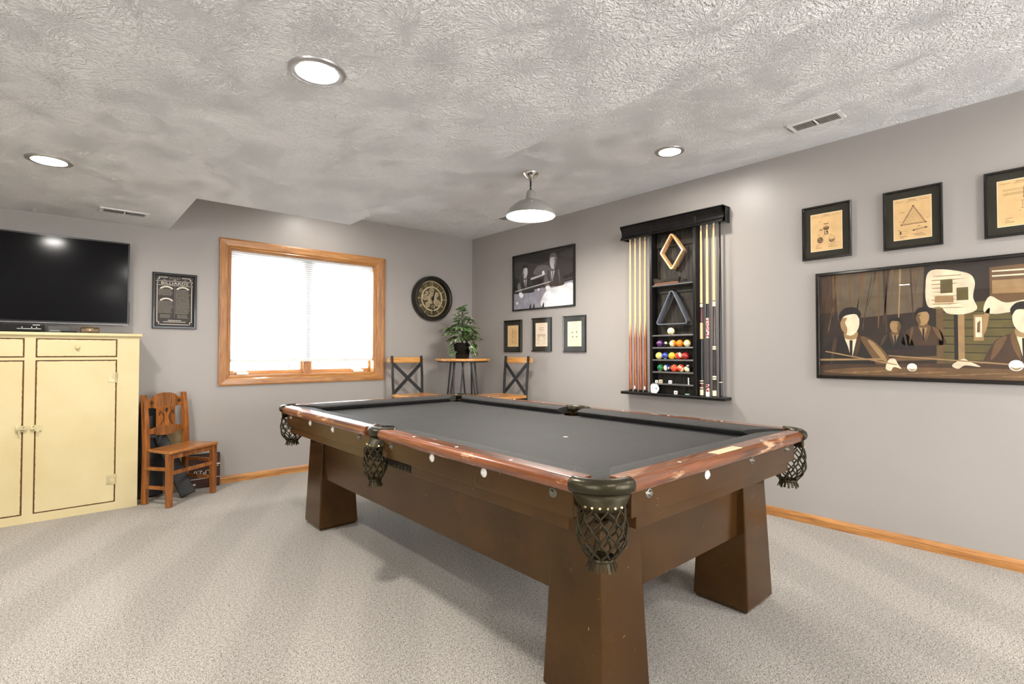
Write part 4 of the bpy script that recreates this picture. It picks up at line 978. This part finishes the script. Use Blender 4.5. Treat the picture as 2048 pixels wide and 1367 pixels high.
for a, rr, r, n in ((90, .085, .034, 14), (38, .082, .026, 10), (-32, .084, .038, 14), (-78, .088, .022, 9), (-128, .086, .030, 12), (172, .088, .034, 14), (135, .088, .022, 9), (0, 0, .046, 20)):
    gear(rr * math.cos(math.radians(a)), rr * math.sin(math.radians(a)), r, .018 if rr else .026, n)
b = MB(K)
for h in range(1, 13):
    a = PI / 2 - 2 * PI * h / 12; r = .139; er = Vector((math.cos(a), math.sin(a), 0)); et = Vector((math.sin(a), -math.cos(a), 0))
    b.text(str(h), er * r + Vector((0, 0, .020)), et, er, .064, stretch=.72)
b.build('numerals', M['gold'], ck)
b = MB(K); b.bar((0, .03, .046), (.004, -.178, .046), .007, .003); b.build('minute_hand', M['black_matte'], ck)
b = MB(K); b.bar((.0, -.03, .042), (.028, .085, .042), .011, .003); b.lathe([(0, .050), (.010, .049), (.012, .036)], (0, 0, 0), 16); b.build('hour_hand', M['black_matte'], ck)
clathe([(.0001, .066), (.206, .066)]).build('glass_pane', M['glass'], ck)

# ================================================================== cue rack on the right wall
M['rackwood'] = wood('black_stained_oak', (.004, .0038, .0036, 1), (.010, .009, .0085, 1), 'z', 30, .30, 0, spec=.28)
M['rackback'] = wood('dark_grained_panel', (.010, .0085, .007, 1), (.060, .050, .039, 1), 'z', 34, .5, .0, bumps=.4, spec=.2)
M['shelf'] = plain('edge_lit_shelf', (.10, .095, .088, 1), .3, var=.05)  # shelves greyed lighter: light caught on their edges put into the colour
rk = thing('cue_rack', 'tall black wooden wall rack for cues and balls', 'cue rack', (XR, 2.16, .758))
ry0, ry1 = 1.742, 2.636; dv = lambda x: XR - x
crown = [(dv(.104), 2.158), (dv(.112), 2.150), (dv(.108), 2.142), (dv(.094), 2.124), (dv(.086), 2.100), (dv(.088), 2.080), (dv(.100), 2.066), (dv(.108), 2.060), (dv(.110), 2.050), (dv(.084), 2.050), (dv(.072), 2.06), (dv(.072), 2.158)]
b = MB(); rings = [[(x, y, z) for x, z in crown] for y in (ry0, ry1)]; b.loft(rings); b.build('crown_moulding', M['rackwood'], rk, smooth=True)
endp = [(XR, 2.158)] + crown[:9] + [(XR, 2.050)]
for y in (ry0, ry1 - .012):
    b = MB(); b.loft([[(x, yy, z) for x, z in endp] for yy in (y, y + .012)]); b.build('crown_end', M['rackwood'], rk)
MB().box((dv(.112), ry0 - .004, 2.158), (XR, ry1 + .004, 2.166)).build('crown_top', M['rackwood'], rk, bevel=.002)
MB().box((dv(.108), 1.735, .757), (XR, 2.640, .781)).build('base_shelf', M['rackwood'], rk, bevel=.006)
dL0, dL1, dR0, dR1 = 2.338, 2.360, 1.958, 1.984
MB().box((dv(.096), dL0, .781), (XR, dL1, 2.158)).build('divider', M['rackwood'], rk, bevel=.003)
MB().box((dv(.096), dR0, .781), (XR, dR1, 2.158)).build('divider', M['rackwood'], rk, bevel=.003)
MB().box((dv(.012), dR1, .781), (XR, dL0, 2.158)).build('back_panel', M['rackback'], rk)
for z0, z1 in ((1.945, 2.02), (1.575, 1.615)): MB().box((dv(.022), dR1, z0), (dv(.012), dL0, z1)).build('cross_rail', M['rackback'], rk, bevel=.002)
for k, z in enumerate((1.640, 1.2425, 1.146, 1.0495, .954, .861)):
    MB().box((dv(.092), dR1, z - .012), (dv(.012), dL0, z)).build('shelf', M['shelf'], rk, bevel=.002)
# cues
M['maple'] = wood('pale_maple', lin(214, 178, 122), lin(236, 208, 158), 'z', 40, .3, .3)
def m_splice():
    t = NT('spliced_butt'); co = t.coord(); sp_ = t.node('ShaderNodeSeparateXYZ'); t.link(co, sp_.inputs[0])
    a = t.math('ARCTAN2', sp_.outputs[0], sp_.outputs[1])
    tri = t.math('PINGPONG', t.math('MULTIPLY', t.math('ADD', a, PI), 4 / PI), 1.0)
    thr = t.math('SUBTRACT', t.math('ADD', .44, t.math('MULTIPLY', tri, .15)), sp_.outputs[2])
    f = t.ramp(t.math('ADD', t.math('MULTIPLY', thr, 60), .5), [(.3, (0, 0, 0, 1)), (.7, (1, 1, 1, 1))])
    g = t.noise(t.coord((1, 1, .07)), 90, 4)
    br = t.ramp(g, [(.35, lin(112, 52, 20)), (.65, lin(176, 96, 44))]); mp = t.ramp(g, [(.35, lin(214, 178, 122)), (.65, lin(236, 208, 158))])
    t.col(t.mix(f, mp, br)); t.set(Roughness=.25, Coat_Weight=.5); return t.m
M['splice'] = m_splice(); M['tip'] = plain('cue_tip', lin(90, 120, 140), .7); M['ivory'] = plain('ivory_ring', lin(238, 226, 190), .3, 0, .3, var=.02)
CX = XR - .056; CZ = .781
def tap(b, z0, z1, r0, r1, n=14, y=0): b.cyl((0, 0, z0), (0, 0, z1), r0, r1, n); return b
def cue(y, dy, label, group=None):
    return thing('cue', label, 'pool cue', (CX, y, CZ), 0, group)
def house_cue(y, label, decal):
    t = cue(y, 0, label)
    MB().lathe([(0, .012), (.0145, .012), (.0105, .62), (0, .62)], n=14).build('butt', M['splice'], t, smooth=True)
    MB().lathe([(.0105, .62), (.0068, 1.262), (0, 1.262)], n=14).build('shaft', M['maple'], t, smooth=True)
    MB().lathe([(.0068, 1.262), (.0068, 1.280), (.005, 1.284), (0, 1.284)], n=14).build('ferrule', M['ivory'], t, smooth=True)
    MB().lathe([(0, 0), (.0125, 0), (.0145, .004), (.0145, .016), (0, .016)], n=14).build('bumper', M['black_matte'], t, smooth=True)
    if decal: MB().box((-.0158, -.006, .022), (-.0125, .006, .046)).build('white_label', M['white'], t)
for y, l, dcl in ((2.573, 'brown butted house cue at the left end of the rack, outermost of four', 0), (2.523, 'brown butted house cue with white label, second from the left end of the rack', 1), (2.475, 'brown butted house cue without label, third from the left end of the rack', 0), (2.426, 'brown butted house cue with white label, nearest the left divider of the rack', 1)): house_cue(y, l, dcl)
def fancy(y, label, bands, top, shaft_m='maple', rb=.0148):
    """bands: (z0, z1, material) of the butt; top: joint height"""
    t = cue(y, 0, label); r = lambda z: rb - (rb - .0105) * min(1, z / .66)
    for nm, z0, z1, m in bands:
        MB().lathe([(0, z0), (r(z0), z0), (r(z1), z1), (0, z1)], n=16).build(nm, m, t, smooth=True)
    MB().lathe([(0, top), (r(top), top), (.0066, 1.262), (0, 1.262)], n=14).build('shaft', M[shaft_m], t, smooth=True)
    MB().lathe([(.0066, 1.262), (.0066, 1.280), (.005, 1.284), (0, 1.284)], n=14).build('ferrule', M['ivory'] if shaft_m == 'maple' else M['black'], t, smooth=True)
    return t
iv, bk = M['ivory'], M['black']; wine = plain('wine_stain', lin(84, 26, 20), .25, 0, .5); pinkp = None
def m_floral():
    t = NT('pink_floral_wrap'); co = t.coord()
    c = t.ramp(t.noise(co, 38, 2, .5, 1.2), [(.40, lin(26, 22, 24)), (.47, lin(150, 60, 66)), (.53, lin(226, 166, 150)), (.64, lin(240, 204, 188))])
    t.col(c); t.set(Roughness=.25, Coat_Weight=.4); return t.m
flo = m_floral(); wrap = plain('speckled_wrap', lin(44, 36, 30), .6, bump=(240, .5, .002), var=.3); dkg = plain('charcoal_wrap', lin(66, 60, 58), .6, bump=(240, .4, .002), var=.12)
fancy(1.937, 'black cue with cream bands and wine coloured points, first right of the ball shelves', [('bumper', 0, .006, bk), ('butt_cap', .006, .048, iv), ('ring', .048, .056, bk), ('ring', .056, .064, iv), ('sleeve', .064, .092, wine), ('ring', .092, .098, iv), ('ring', .098, .108, bk), ('ring', .108, .116, iv), ('wrap', .116, .425, bk), ('points', .425, .545, M['maple']), ('forearm', .545, .655, wine), ('ring', .655, .662, bk), ('joint', .662, .688, iv), ('ring', .688, .693, bk)], .693)
# dark points over the pale section
fancy(1.889, 'cue with pink floral decoration and charcoal grip, in the right half of the rack', [('bumper', 0, .010, M['white']), ('butt_cap', .010, .035, M['white']), ('sleeve', .035, .088, flo), ('wrap', .088, .43, dkg), ('forearm', .43, .58, flo), ('forearm', .58, .685, bk)], .685)
fancy(1.837, 'dark speckled cue with three white bands, in the right half of the rack', [('bumper', 0, .006, bk), ('butt_cap', .006, .046, iv), ('ring', .046, .052, bk), ('sleeve', .052, .125, wrap), ('ring', .125, .135, iv), ('ring', .135, .140, bk), ('ring', .140, .152, iv), ('wrap', .152, .345, wrap), ('ring', .345, .355, iv), ('ring', .355, .359, bk), ('ring', .359, .370, iv), ('forearm', .370, .655, plain('dark_forearm', lin(46, 22, 16), .2, 0, .5)), ('ring', .655, .662, bk), ('joint', .662, .698, iv), ('ring', .698, .704, bk)], .704)
fancy(1.790, 'slim all black cue at the right end of the rack', [('bumper', 0, .010, M['black_matte']), ('wrap', .010, .105, bk), ('ring', .105, .110, iv), ('forearm', .110, .66, bk)], .66, 'black', .0115)
# racks for the balls
def loop(nm, label, cat, pts, rad, wd, depth, m, x1, smooth=True):
    """closed frame: rounded polygon in (y, z), wall thickness wd, depth along x ending at x1"""
    n = len(pts); path = []
    for i in range(n):
        p, a, c = Vector(pts[i]), Vector(pts[i - 1]), Vector(pts[(i + 1) % n])
        u, v = (a - p).normalized(), (c - p).normalized(); half = u.angle(v) / 2
        L = rad / math.tan(half); bis = (u + v).normalized(); cc = p + bis * (rad / math.sin(half))
        s, e_ = p + u * L - cc, p + v * L - cc
        for k in range(7):
            d = s.lerp(e_, k / 6).normalized() * rad; path.append((cc, d))
    o = thing(nm, label, cat, (x1, sum(p[0] for p in pts) / n, min(p[1] for p in pts)))
    b = MB(); rings = []
    for cc, d in path:
        dn = d.normalized(); out, inn = cc + d, cc + d - dn * wd
        rings.append([(x1 - depth, out.x, out.y), (x1, out.x, out.y), (x1, inn.x, inn.y), (x1 - depth, inn.x, inn.y)])
    b.loft(rings + [rings[0]], False); b.build('rack_frame', m, o, smooth=True, bevel=.0015)
    b = MB(); zt = max(p[1] for p in pts); yc = [p[0] for p in pts if p[1] == zt][0]
    b.cyl((x1 - depth * .6, yc, zt - wd - rad * .42 - .002), (XR - .010, yc, zt - wd - rad * .42 - .002), .004, n=10); b.build('hanging_peg', M['black_matte'], o)
    return o
loop('diamond_rack', 'pale wooden diamond ball rack hanging at the top of the cue rack', 'ball rack', [(2.172, 2.048), (2.275, 1.892), (2.172, 1.742), (2.069, 1.892)], .016, .013, .052, wood('rack_maple', lin(196, 140, 84), lin(232, 192, 140), 'z', 20, .35, .3), XR - .030)
loop('triangle_rack', 'black triangle ball rack hanging above the ball shelves', 'ball rack', [(2.172, 1.612), (2.318, 1.322), (2.026, 1.322)], .020, .009, .055, plain('window_lit_plastic', (.13, .14, .165, 1), .28, 0, .2, var=.05), XR - .030)  # black plastic coloured blue-grey for the window's reflection
# brush
br = thing('table_brush', 'wooden table brush with dark bristles lying on the upper rack shelf', 'brush', (XR - .055, 2.21, 1.640))
b = MB(); b.prism([(2.330, 1.641), (2.328, 1.652), (2.29, 1.656), (2.14, 1.658), (2.11, 1.652), (2.108, 1.641)], 'x', XR - .082, XR - .040); b.build('brush_handle', M['rail_y'], br, bevel=.003)
b = MB(); rnd = random.Random(5)
for i in range(46):
    for j in range(5):
        y = 2.325 - .205 * i / 45; e_ = abs(i - 22.5) / 22.5; h = .022 + .012 * (e_ > .8) + rnd.uniform(0, .006); x = XR - .078 + j * .0085
        b.bar((x, y, 1.654), (x + rnd.uniform(-.003, .003), y + (y - 2.22) * .10 + rnd.uniform(-.002, .002), 1.656 + h), .003, .003, (1, 0, 0))
b.build('bristles', plain('bristle', lin(58, 50, 40), .9, var=.2), br)
o = thing('glove', 'folded black cloth on the upper rack shelf beside the brush', 'cloth', (XR - .055, 2.045, 1.640))
b = MB(); b.loft([[(x, y, 1.6405 + (.016 if k in (1, 2) else 0) * h) for k, (x, y) in enumerate(((XR - .088, yy), (XR - .080, yy), (XR - .036, yy), (XR - .030, yy)))] for yy, h in ((2.100, .3), (2.085, .9), (2.05, .6), (2.02, .8), (1.995, .2))], True); b.build('cloth', nyl, o, smooth=True)
# balls
def ballmat(nm, c, stripe=False, num=True):
    t = NT('ball_' + nm); co = t.coord(); s = t.node('ShaderNodeSeparateXYZ'); t.link(co, s.inputs[0])
    creamc = lin(238, 224, 178); c = lin(*c)
    if stripe: col = t.mix(t.ramp(t.math('MULTIPLY', t.math('ABSOLUTE', s.outputs[2]), 30), [(.455, (0, 0, 0, 1)), (.475, (1, 1, 1, 1))]), c, creamc)
    else: col = c
    if num:   # white number spots at +-x
        d = t.math('SQRT', t.math('ADD', t.math('POWER', s.outputs[1], 2), t.math('POWER', s.outputs[2], 2)))
        col = t.mix(t.ramp(t.math('MULTIPLY', d, 50), [(.42, (1, 1, 1, 1)), (.45, (0, 0, 0, 1))]), col, creamc)
        col = t.mix(t.ramp(t.math('ABSOLUTE', t.math('SUBTRACT', t.math('MULTIPLY', d, 50), .16)), [(.05, (1, 1, 1, 1)), (.075, (0, 0, 0, 1))]), col, (.02, .02, .02, 1))
    t.col(col); t.set(Roughness=.08, Coat_Weight=.6); return t.m
BX = XR - .066; BR = .0286
base = None
def ball(nm, y, z, c, label, stripe=False, rot=(0, 0, 0), num=True, group='pool balls on the rack shelves'):
    global base
    if base is None: o = MB().sphere((0, 0, 0), BR, 28).build('pool_ball', ballmat(nm, c, stripe, num), smooth='all'); base = o
    else:
        o = base.copy(); o.data = base.data.copy(); o.data.materials[0] = ballmat(nm, c, stripe, num); COL.objects.link(o); o.name = 'pool_ball'
    o.location = (BX, y, z + BR); o.rotation_euler = rot
    tag(o, label, 'pool ball', group)
s1, s2, s3, s4 = 1.2425, 1.146, 1.0495, .954
ball('cue', 2.186, s1, (240, 228, 178), 'cream cue ball alone on the topmost ball shelf', num=False)
ball('purple', 2.283, s2, (84, 34, 96), 'solid purple ball at the left of the second ball shelf', rot=(0, .3, -.9))
ball('black', 2.226, s2, (16, 15, 16), 'black ball with white spot between purple ball and orange striped ball', rot=(0, .15, .35))
ball('orange_stripe', 2.168, s2, (232, 140, 52), 'cream ball with orange stripe beside the black ball', True, (.9, 1.1, .5))
ball('orange', 2.1105, s2, (238, 134, 30), 'solid orange ball on the second ball shelf', rot=(1.2, 1.5, .2))
ball('yellow_stripe', 2.047, s2, (236, 186, 60), 'cream ball with yellow stripe at the right end of the second shelf', True, (.2, 1.35, .6))
ball('yellow_stripe_low', 2.292, s3, (234, 206, 96), 'pale cream and yellow ball at the left of the third ball shelf', True, (.3, 1.3, 2.0))
ball('blue', 2.2345, s3, (32, 54, 140), 'solid blue ball on the third ball shelf', rot=(.5, -1.0, .4))
ball('yellow', 2.177, s3, (240, 184, 44), 'solid yellow ball in the middle of the third ball shelf', rot=(1.2, 1.5, .1))
ball('red_stripe', 2.1195, s3, (196, 44, 30), 'cream ball with red stripe on the third ball shelf', True, (.9, .9, -.6))
ball('maroon', 2.062, s3, (160, 26, 24), 'solid dark red ball at the right end of the third ball shelf', rot=(0, .5, -.9))
ball('green', 2.279, s4, (20, 98, 56), 'solid green ball at the left of the lowest ball row', rot=(0, -1.0, .2))
ball('blue_stripe', 2.2205, s4, (24, 48, 116), 'cream ball with upright blue stripe beside the green ball', True, (1.5, 0, 1.0))
ball('red', 2.158, s4, (232, 78, 44), 'solid bright red ball in the middle of the lowest ball row', rot=(1.2, 1.5, .1))
ball('red_stripe_low', 2.1005, s4, (224, 66, 44), 'cream ball with bright red stripe on the lowest ball row', True, (-.9, .3, .3))
ball('dark_stripe', 2.043, s4, (36, 26, 46), 'cream ball with dark stripe at the right end of the lowest row', True, (.5, 1.0, .4))
# small things on the bottom shelves
def chalk(y, z, label, s=.022, x=XR - .070, m='white'):
    o = thing('chalk_cube', label, 'chalk', (x, y, z), .3, 'chalk cubes on the cue rack')
    MB().box((-s / 2, -s / 2, 0), (s / 2, s / 2, s)).build('chalk_body', M[m] if m in M else m, o, bevel=.002)
    MB().box((-s / 2 - .0004, -s / 4, s * .35), (-s / 2 + .0002, s / 5, s * .6)).build('printed_mark', M['ink'], o)
chalk(2.312, .861, 'white chalk cube leftmost on the lowest short shelf'); chalk(2.275, .861, 'taller tan chalk cube on the lowest short shelf', .027, m=plain('tan_chalk', lin(206, 186, 158), .7)); chalk(2.191, .861, 'white chalk cube with dark mark in the middle of the lowest short shelf', .025)
chalk(2.143, .781, 'white chalk cube standing on the base shelf under the ball rows', .026)
o = thing('cue_tool', 'small silver cue tip tool standing at the right of the lowest short shelf', 'tool', (XR - .066, 2.036, .861), 0)
MB().lathe([(0, 0), (.010, 0), (.010, .012), (.007, .018), (.007, .046), (.005, .050), (0, .050)], n=16).build('tool_body', M['chrome'], o, smooth=True)
MB().box((-.003, .006, 0), (.003, .009, .052)).build('tool_blade', M['trim'], o)
o = thing('score_tag', 'white eight-sided tag with dark markings leaning at the left of the base shelf', 'tag', (XR - .094, 2.316, .781), 0)
b = MB(); oct_ = [(-.028, 0), (.018, 0), (.033, .020), (.040, .038), (.033, .056), (.018, .072), (-.026, .072), (-.036, .060), (-.036, .012)]
b.loft([[(x, -u, z) for u, z in oct_] for x in (-.004, .004)]); b.build('tag_body', M['white'], o, bevel=.0015)
b = MB()
for u, z, w_, h_ in ((-.018, .060, .006, .005), (-.018, .038, .005, .007), (-.018, .012, .005, .005), (.000, .034, .004, .006), (.010, .033, .012, .008), (.004, .062, .016, .002), (.004, .010, .016, .002)): b.poly([(-.0045, -u, z), (-.0045, -u - w_, z), (-.0045, -u - w_, z + h_), (-.0045, -u, z + h_)])
b.build('tag_markings', M['ink'], o)
o = thing('green_chalk_dish', 'low pale green disc lying at the right of the base shelf', 'disc', (XR - .070, 2.045, .781), 0)
MB().lathe([(0, 0), (.018, 0), (.021, .004), (.019, .009), (0, .009)], n=24).build('disc_body', plain('pale_green', lin(126, 168, 132), .4), o, smooth=True)

# ================================================================== corner: pub table, chairs, plant
M['iron_dk'] = M['iron']
M['bar'] = wood('orange_plank', lin(150, 92, 36), lin(222, 164, 92), 'x', 20, .35, .3); M['barseat'] = wood('orange_seat_plank', lin(150, 92, 36), lin(222, 164, 92), 'y', 20, .35, .3)
tb = thing('pub_table', 'tall round wood topped table on thin black legs in the room corner', 'table', (3.19, 4.40, 0), 0)
MB().lathe([(0, 1.012), (.282, 1.012), (.290, 1.020), (.290, 1.032), (.284, 1.038), (0, 1.038)], n=64).build('table_top', M['bar'], tb, smooth=True)
MB().lathe([(.0, 1.000), (.262, 1.000), (.268, 1.006), (.268, 1.012), (0, 1.012)], n=48).build('under_ring', M['iron'], tb, smooth=True)
for k in range(4):
    a = PI / 2 * k + .55; b = MB()
    for da in (-.22, .22):
        p0 = Vector((.125 * math.cos(a + da * 2), .125 * math.sin(a + da * 2), 1.002)); p1 = Vector((.235 * math.cos(a + da * .22), .235 * math.sin(a + da * .22), .012))
        b.tube([p0, p0.lerp(p1, .5), p1], .0092, 8)
    b.cyl((.235 * math.cos(a), .235 * math.sin(a), 0), (.235 * math.cos(a), .235 * math.sin(a), .016), .018, n=14); b.build('leg', M['iron'], tb, smooth=True)
b = MB(); b.tube([(.19 * math.cos(2 * PI * i / 40), .19 * math.sin(2 * PI * i / 40), .40) for i in range(40)], .007, 8, True); b.build('brace_ring', M['iron'], tb, smooth=True)

bc = thing('bar_chair', 'black metal and wood cross-back bar chair beside the window', 'bar chair', (2.712, 4.700, 0), 0, 'bar chairs in the corner')
# local: back at y=0, faces -y
for s in (-1, 1):
    b = MB(); R = lambda y, z, e_=0: [(s * (.168 + e_) - .011, y - .010, z), (s * (.168 + e_) + .011, y - .010, z), (s * (.168 + e_) + .011, y + .010, z), (s * (.168 + e_) - .011, y + .010, z)]
    b.loft([R(.055, 0, .022), R(.0, .66), R(.012, .86, .004), R(.028, 1.066, .004)]); b.build('back_post', M['iron'], bc, bevel=.003)
    b = MB(); R2 = lambda y, z, e_=0: [(s * (.165 + e_) - .010, y - .010, z), (s * (.165 + e_) + .010, y - .010, z), (s * (.165 + e_) + .010, y + .010, z), (s * (.165 + e_) - .010, y + .010, z)]
    b.loft([R2(-.40, 0, .022), R2(-.345, .645)]); b.build('leg', M['iron'], bc, bevel=.003)
b = MB(); n = 10; X = [-.212 + .424 * i / n for i in range(n + 1)]
zz = lambda x: (.030 if abs(x) < .205 else .020)
b.loft([[(x, .030 + .010 * (x / .21) ** 2, 1.022 - zz(x)), (x, .030 + .010 * (x / .21) ** 2, 1.022 + zz(x)), (x, .046 + .010 * (x / .21) ** 2, 1.022 + zz(x)), (x, .046 + .010 * (x / .21) ** 2, 1.022 - zz(x))] for x in X])
b.build('back_slat', M['bar'], bc, bevel=.006)
for s in (-1, 1):
    b = MB(); b.bar((s * .162, .018, .985), (-s * .160, .000, .690), .035, .006, (0, 1, 0)); b.build('cross_brace', M['iron'], bc)
b = MB(); pf = [(-.19, -.01), (-.20, -.12), (-.20, -.33), (-.17, -.385), (-.10, -.40), (.10, -.40), (.17, -.385), (.20, -.33), (.20, -.12), (.19, -.01)]
b.prism(pf, 'z', .650, .678); b.build('seat', M['barseat'], bc, bevel=.007, seg=3)
b = MB()
for p0, p1 in (((-.165, -.345, .640), (.165, -.345, .640)), ((-.165, -.345, .640), (-.165, 0, .640)), ((.165, -.345, .640), (.165, 0, .640)), ((-.165, 0, .640), (.165, 0, .640))): b.bar(p0, p1, .018, .018)
b.build('seat_frame', M['iron'], bc)
b = MB()
for p0, p1 in (((-.18, -.382, .22), (.18, -.382, .22)), ((-.182, -.38, .30), (-.182, .03, .30)), ((.182, -.38, .30), (.182, .03, .30)), ((-.182, .035, .26), (.182, .035, .26))): b.bar(p0, p1, .014, .014)
b.build('foot_rest', M['iron'], bc)
c2 = copy_tree(bc); c2.location = (3.490, 3.912, 0); c2.rotation_euler = (0, 0, -PI / 2)
c2['label'] = 'black metal and wood cross-back bar chair against the right wall under the small drawings'

# plant
pl = thing('potted_plant', 'leafy artificial plant in a square black pot on the tall round table', 'plant', (3.19, 4.41, 1.038), 0)
ca, sa = math.cos(.42), math.sin(.42)
sq = lambda h, z: [(ca * x - sa * y, sa * x + ca * y, z) for x, y in ((-h, -h), (h, -h), (h, h), (-h, h))]
b = MB(); b.loft([sq(.050, 0), sq(.068, .150), sq(.072, .150), sq(.072, .166), sq(.064, .166), sq(.062, .145)]); b.build('pot', M['black'], pl, bevel=.002)
MB().loft([sq(.063, .140), sq(.0635, .148)]).build('soil', plain('dark_soil', lin(38, 30, 22), .95, bump=(60, .6)), pl)
def m_leaf():
    t = NT('variegated_leaf'); co = t.coord()
    c = t.ramp(t.noise(co, 13, 3, .6), [(.34, lin(26, 46, 22)), (.43, lin(62, 100, 42)), (.50, lin(132, 162, 98)), (.56, lin(74, 72, 78)), (.63, lin(206, 212, 176))])
    t.col(c); t.set(Roughness=.4); t.bump(t.noise(co, 60, 2), .2, .003); return t.m
M['leaf'] = m_leaf()
def leaf(b, o, d, size, rnd):
    """palmate leaf: seven pointed leaflets fanned about direction d"""
    d = d.normalized(); up = Vector((0, 0, 1)); s = d.cross(up).normalized() if abs(d.z) < .95 else Vector((1, 0, 0)); n = s.cross(d).normalized()
    for k in range(7):
        a = math.radians(-96 + 32 * k); L = size * (1 - .26 * abs(k - 3) / 3 - .12 * (k in (0, 6)))
        e_ = d * math.cos(a) + s * math.sin(a); p = n.cross(e_).normalized(); droop = Vector((0, 0, -1)) * L
        pts = []
        for tt, wv in ((.05, .03), (.30, .14), (.55, .17), (.80, .10), (1.0, .0)):
            c = o + e_ * L * tt + droop * (.30 * tt * tt) + n * .004 * math.sin(PI * tt); c.z = max(c.z, .012 + .004 * k)
            pts.append((c, p * L * wv))
        L_ = [b.v(c - w_) for c, w_ in pts[:-1]]; R_ = [b.v(c + w_) for c, w_ in pts[:-1]]; C_ = [b.v(c + n * -.006 * 1) for c, w_ in pts[:-1]]; T_ = b.v(pts[-1][0])
        for i in range(3): b.f([L_[i], C_[i], C_[i + 1], L_[i + 1]]); b.f([C_[i], R_[i], R_[i + 1], C_[i + 1]])
        b.f([L_[3], C_[3], T_]); b.f([C_[3], R_[3], T_])
rnd = random.Random(21); b = MB(); st = MB()
st.tube([(0, 0, .14), (.006, .004, .28), (0, .0, .42), (.004, 0, .52)], lambda t: .007 - .004 * t, 8)
tiers = [(.225, .105, 6, -.05, .135), (.255, .135, 8, 0, .150), (.305, .130, 8, .1, .150), (.350, .095, 7, .1, .135), (.398, .062, 6, .15, .115), (.445, .040, 6, .2, .105), (.495, .016, 5, .35, .085), (.53, .006, 4, .9, .065)]
for z, r, n, lift, size in tiers:
    for i in range(n):
        a = 2 * PI * (i + rnd.uniform(-.35, .35)) / n + z * 9; rr = r * rnd.uniform(.25, 1.15); o = Vector((rr * math.cos(a), rr * math.sin(a), z + rnd.uniform(-.03, .03)))
        d = Vector((math.cos(a + rnd.uniform(-.3, .3)), math.sin(a), lift + rnd.uniform(-.45, .25)))
        leaf(b, o, d, size * rnd.uniform(.75, 1.08), rnd)
        st.tube([(0, 0, z - .03), o * .5 + Vector((0, 0, z * .5)), o], .0018, 5)
for i in range(12):      # trailing sprigs over the pot on the right
    a = -.75 + rnd.uniform(-.6, .6); rr = .10 + rnd.uniform(0, .03); o = Vector((rr * math.cos(a), rr * math.sin(a), .05 + .012 * i)); leaf(b, o, Vector((math.cos(a), math.sin(a), -.9)), .075, rnd)
for i in range(4):
    a = 2.9 + rnd.uniform(-.4, .4); o = Vector((.10 * math.cos(a), .10 * math.sin(a), .07 + .03 * i)); leaf(b, o, Vector((math.cos(a), math.sin(a), -.7)), .07, rnd)
b.build('foliage', M['leaf'], pl); st.build('stems', plain('stem_brown', lin(70, 62, 40), .7), pl, smooth='all')
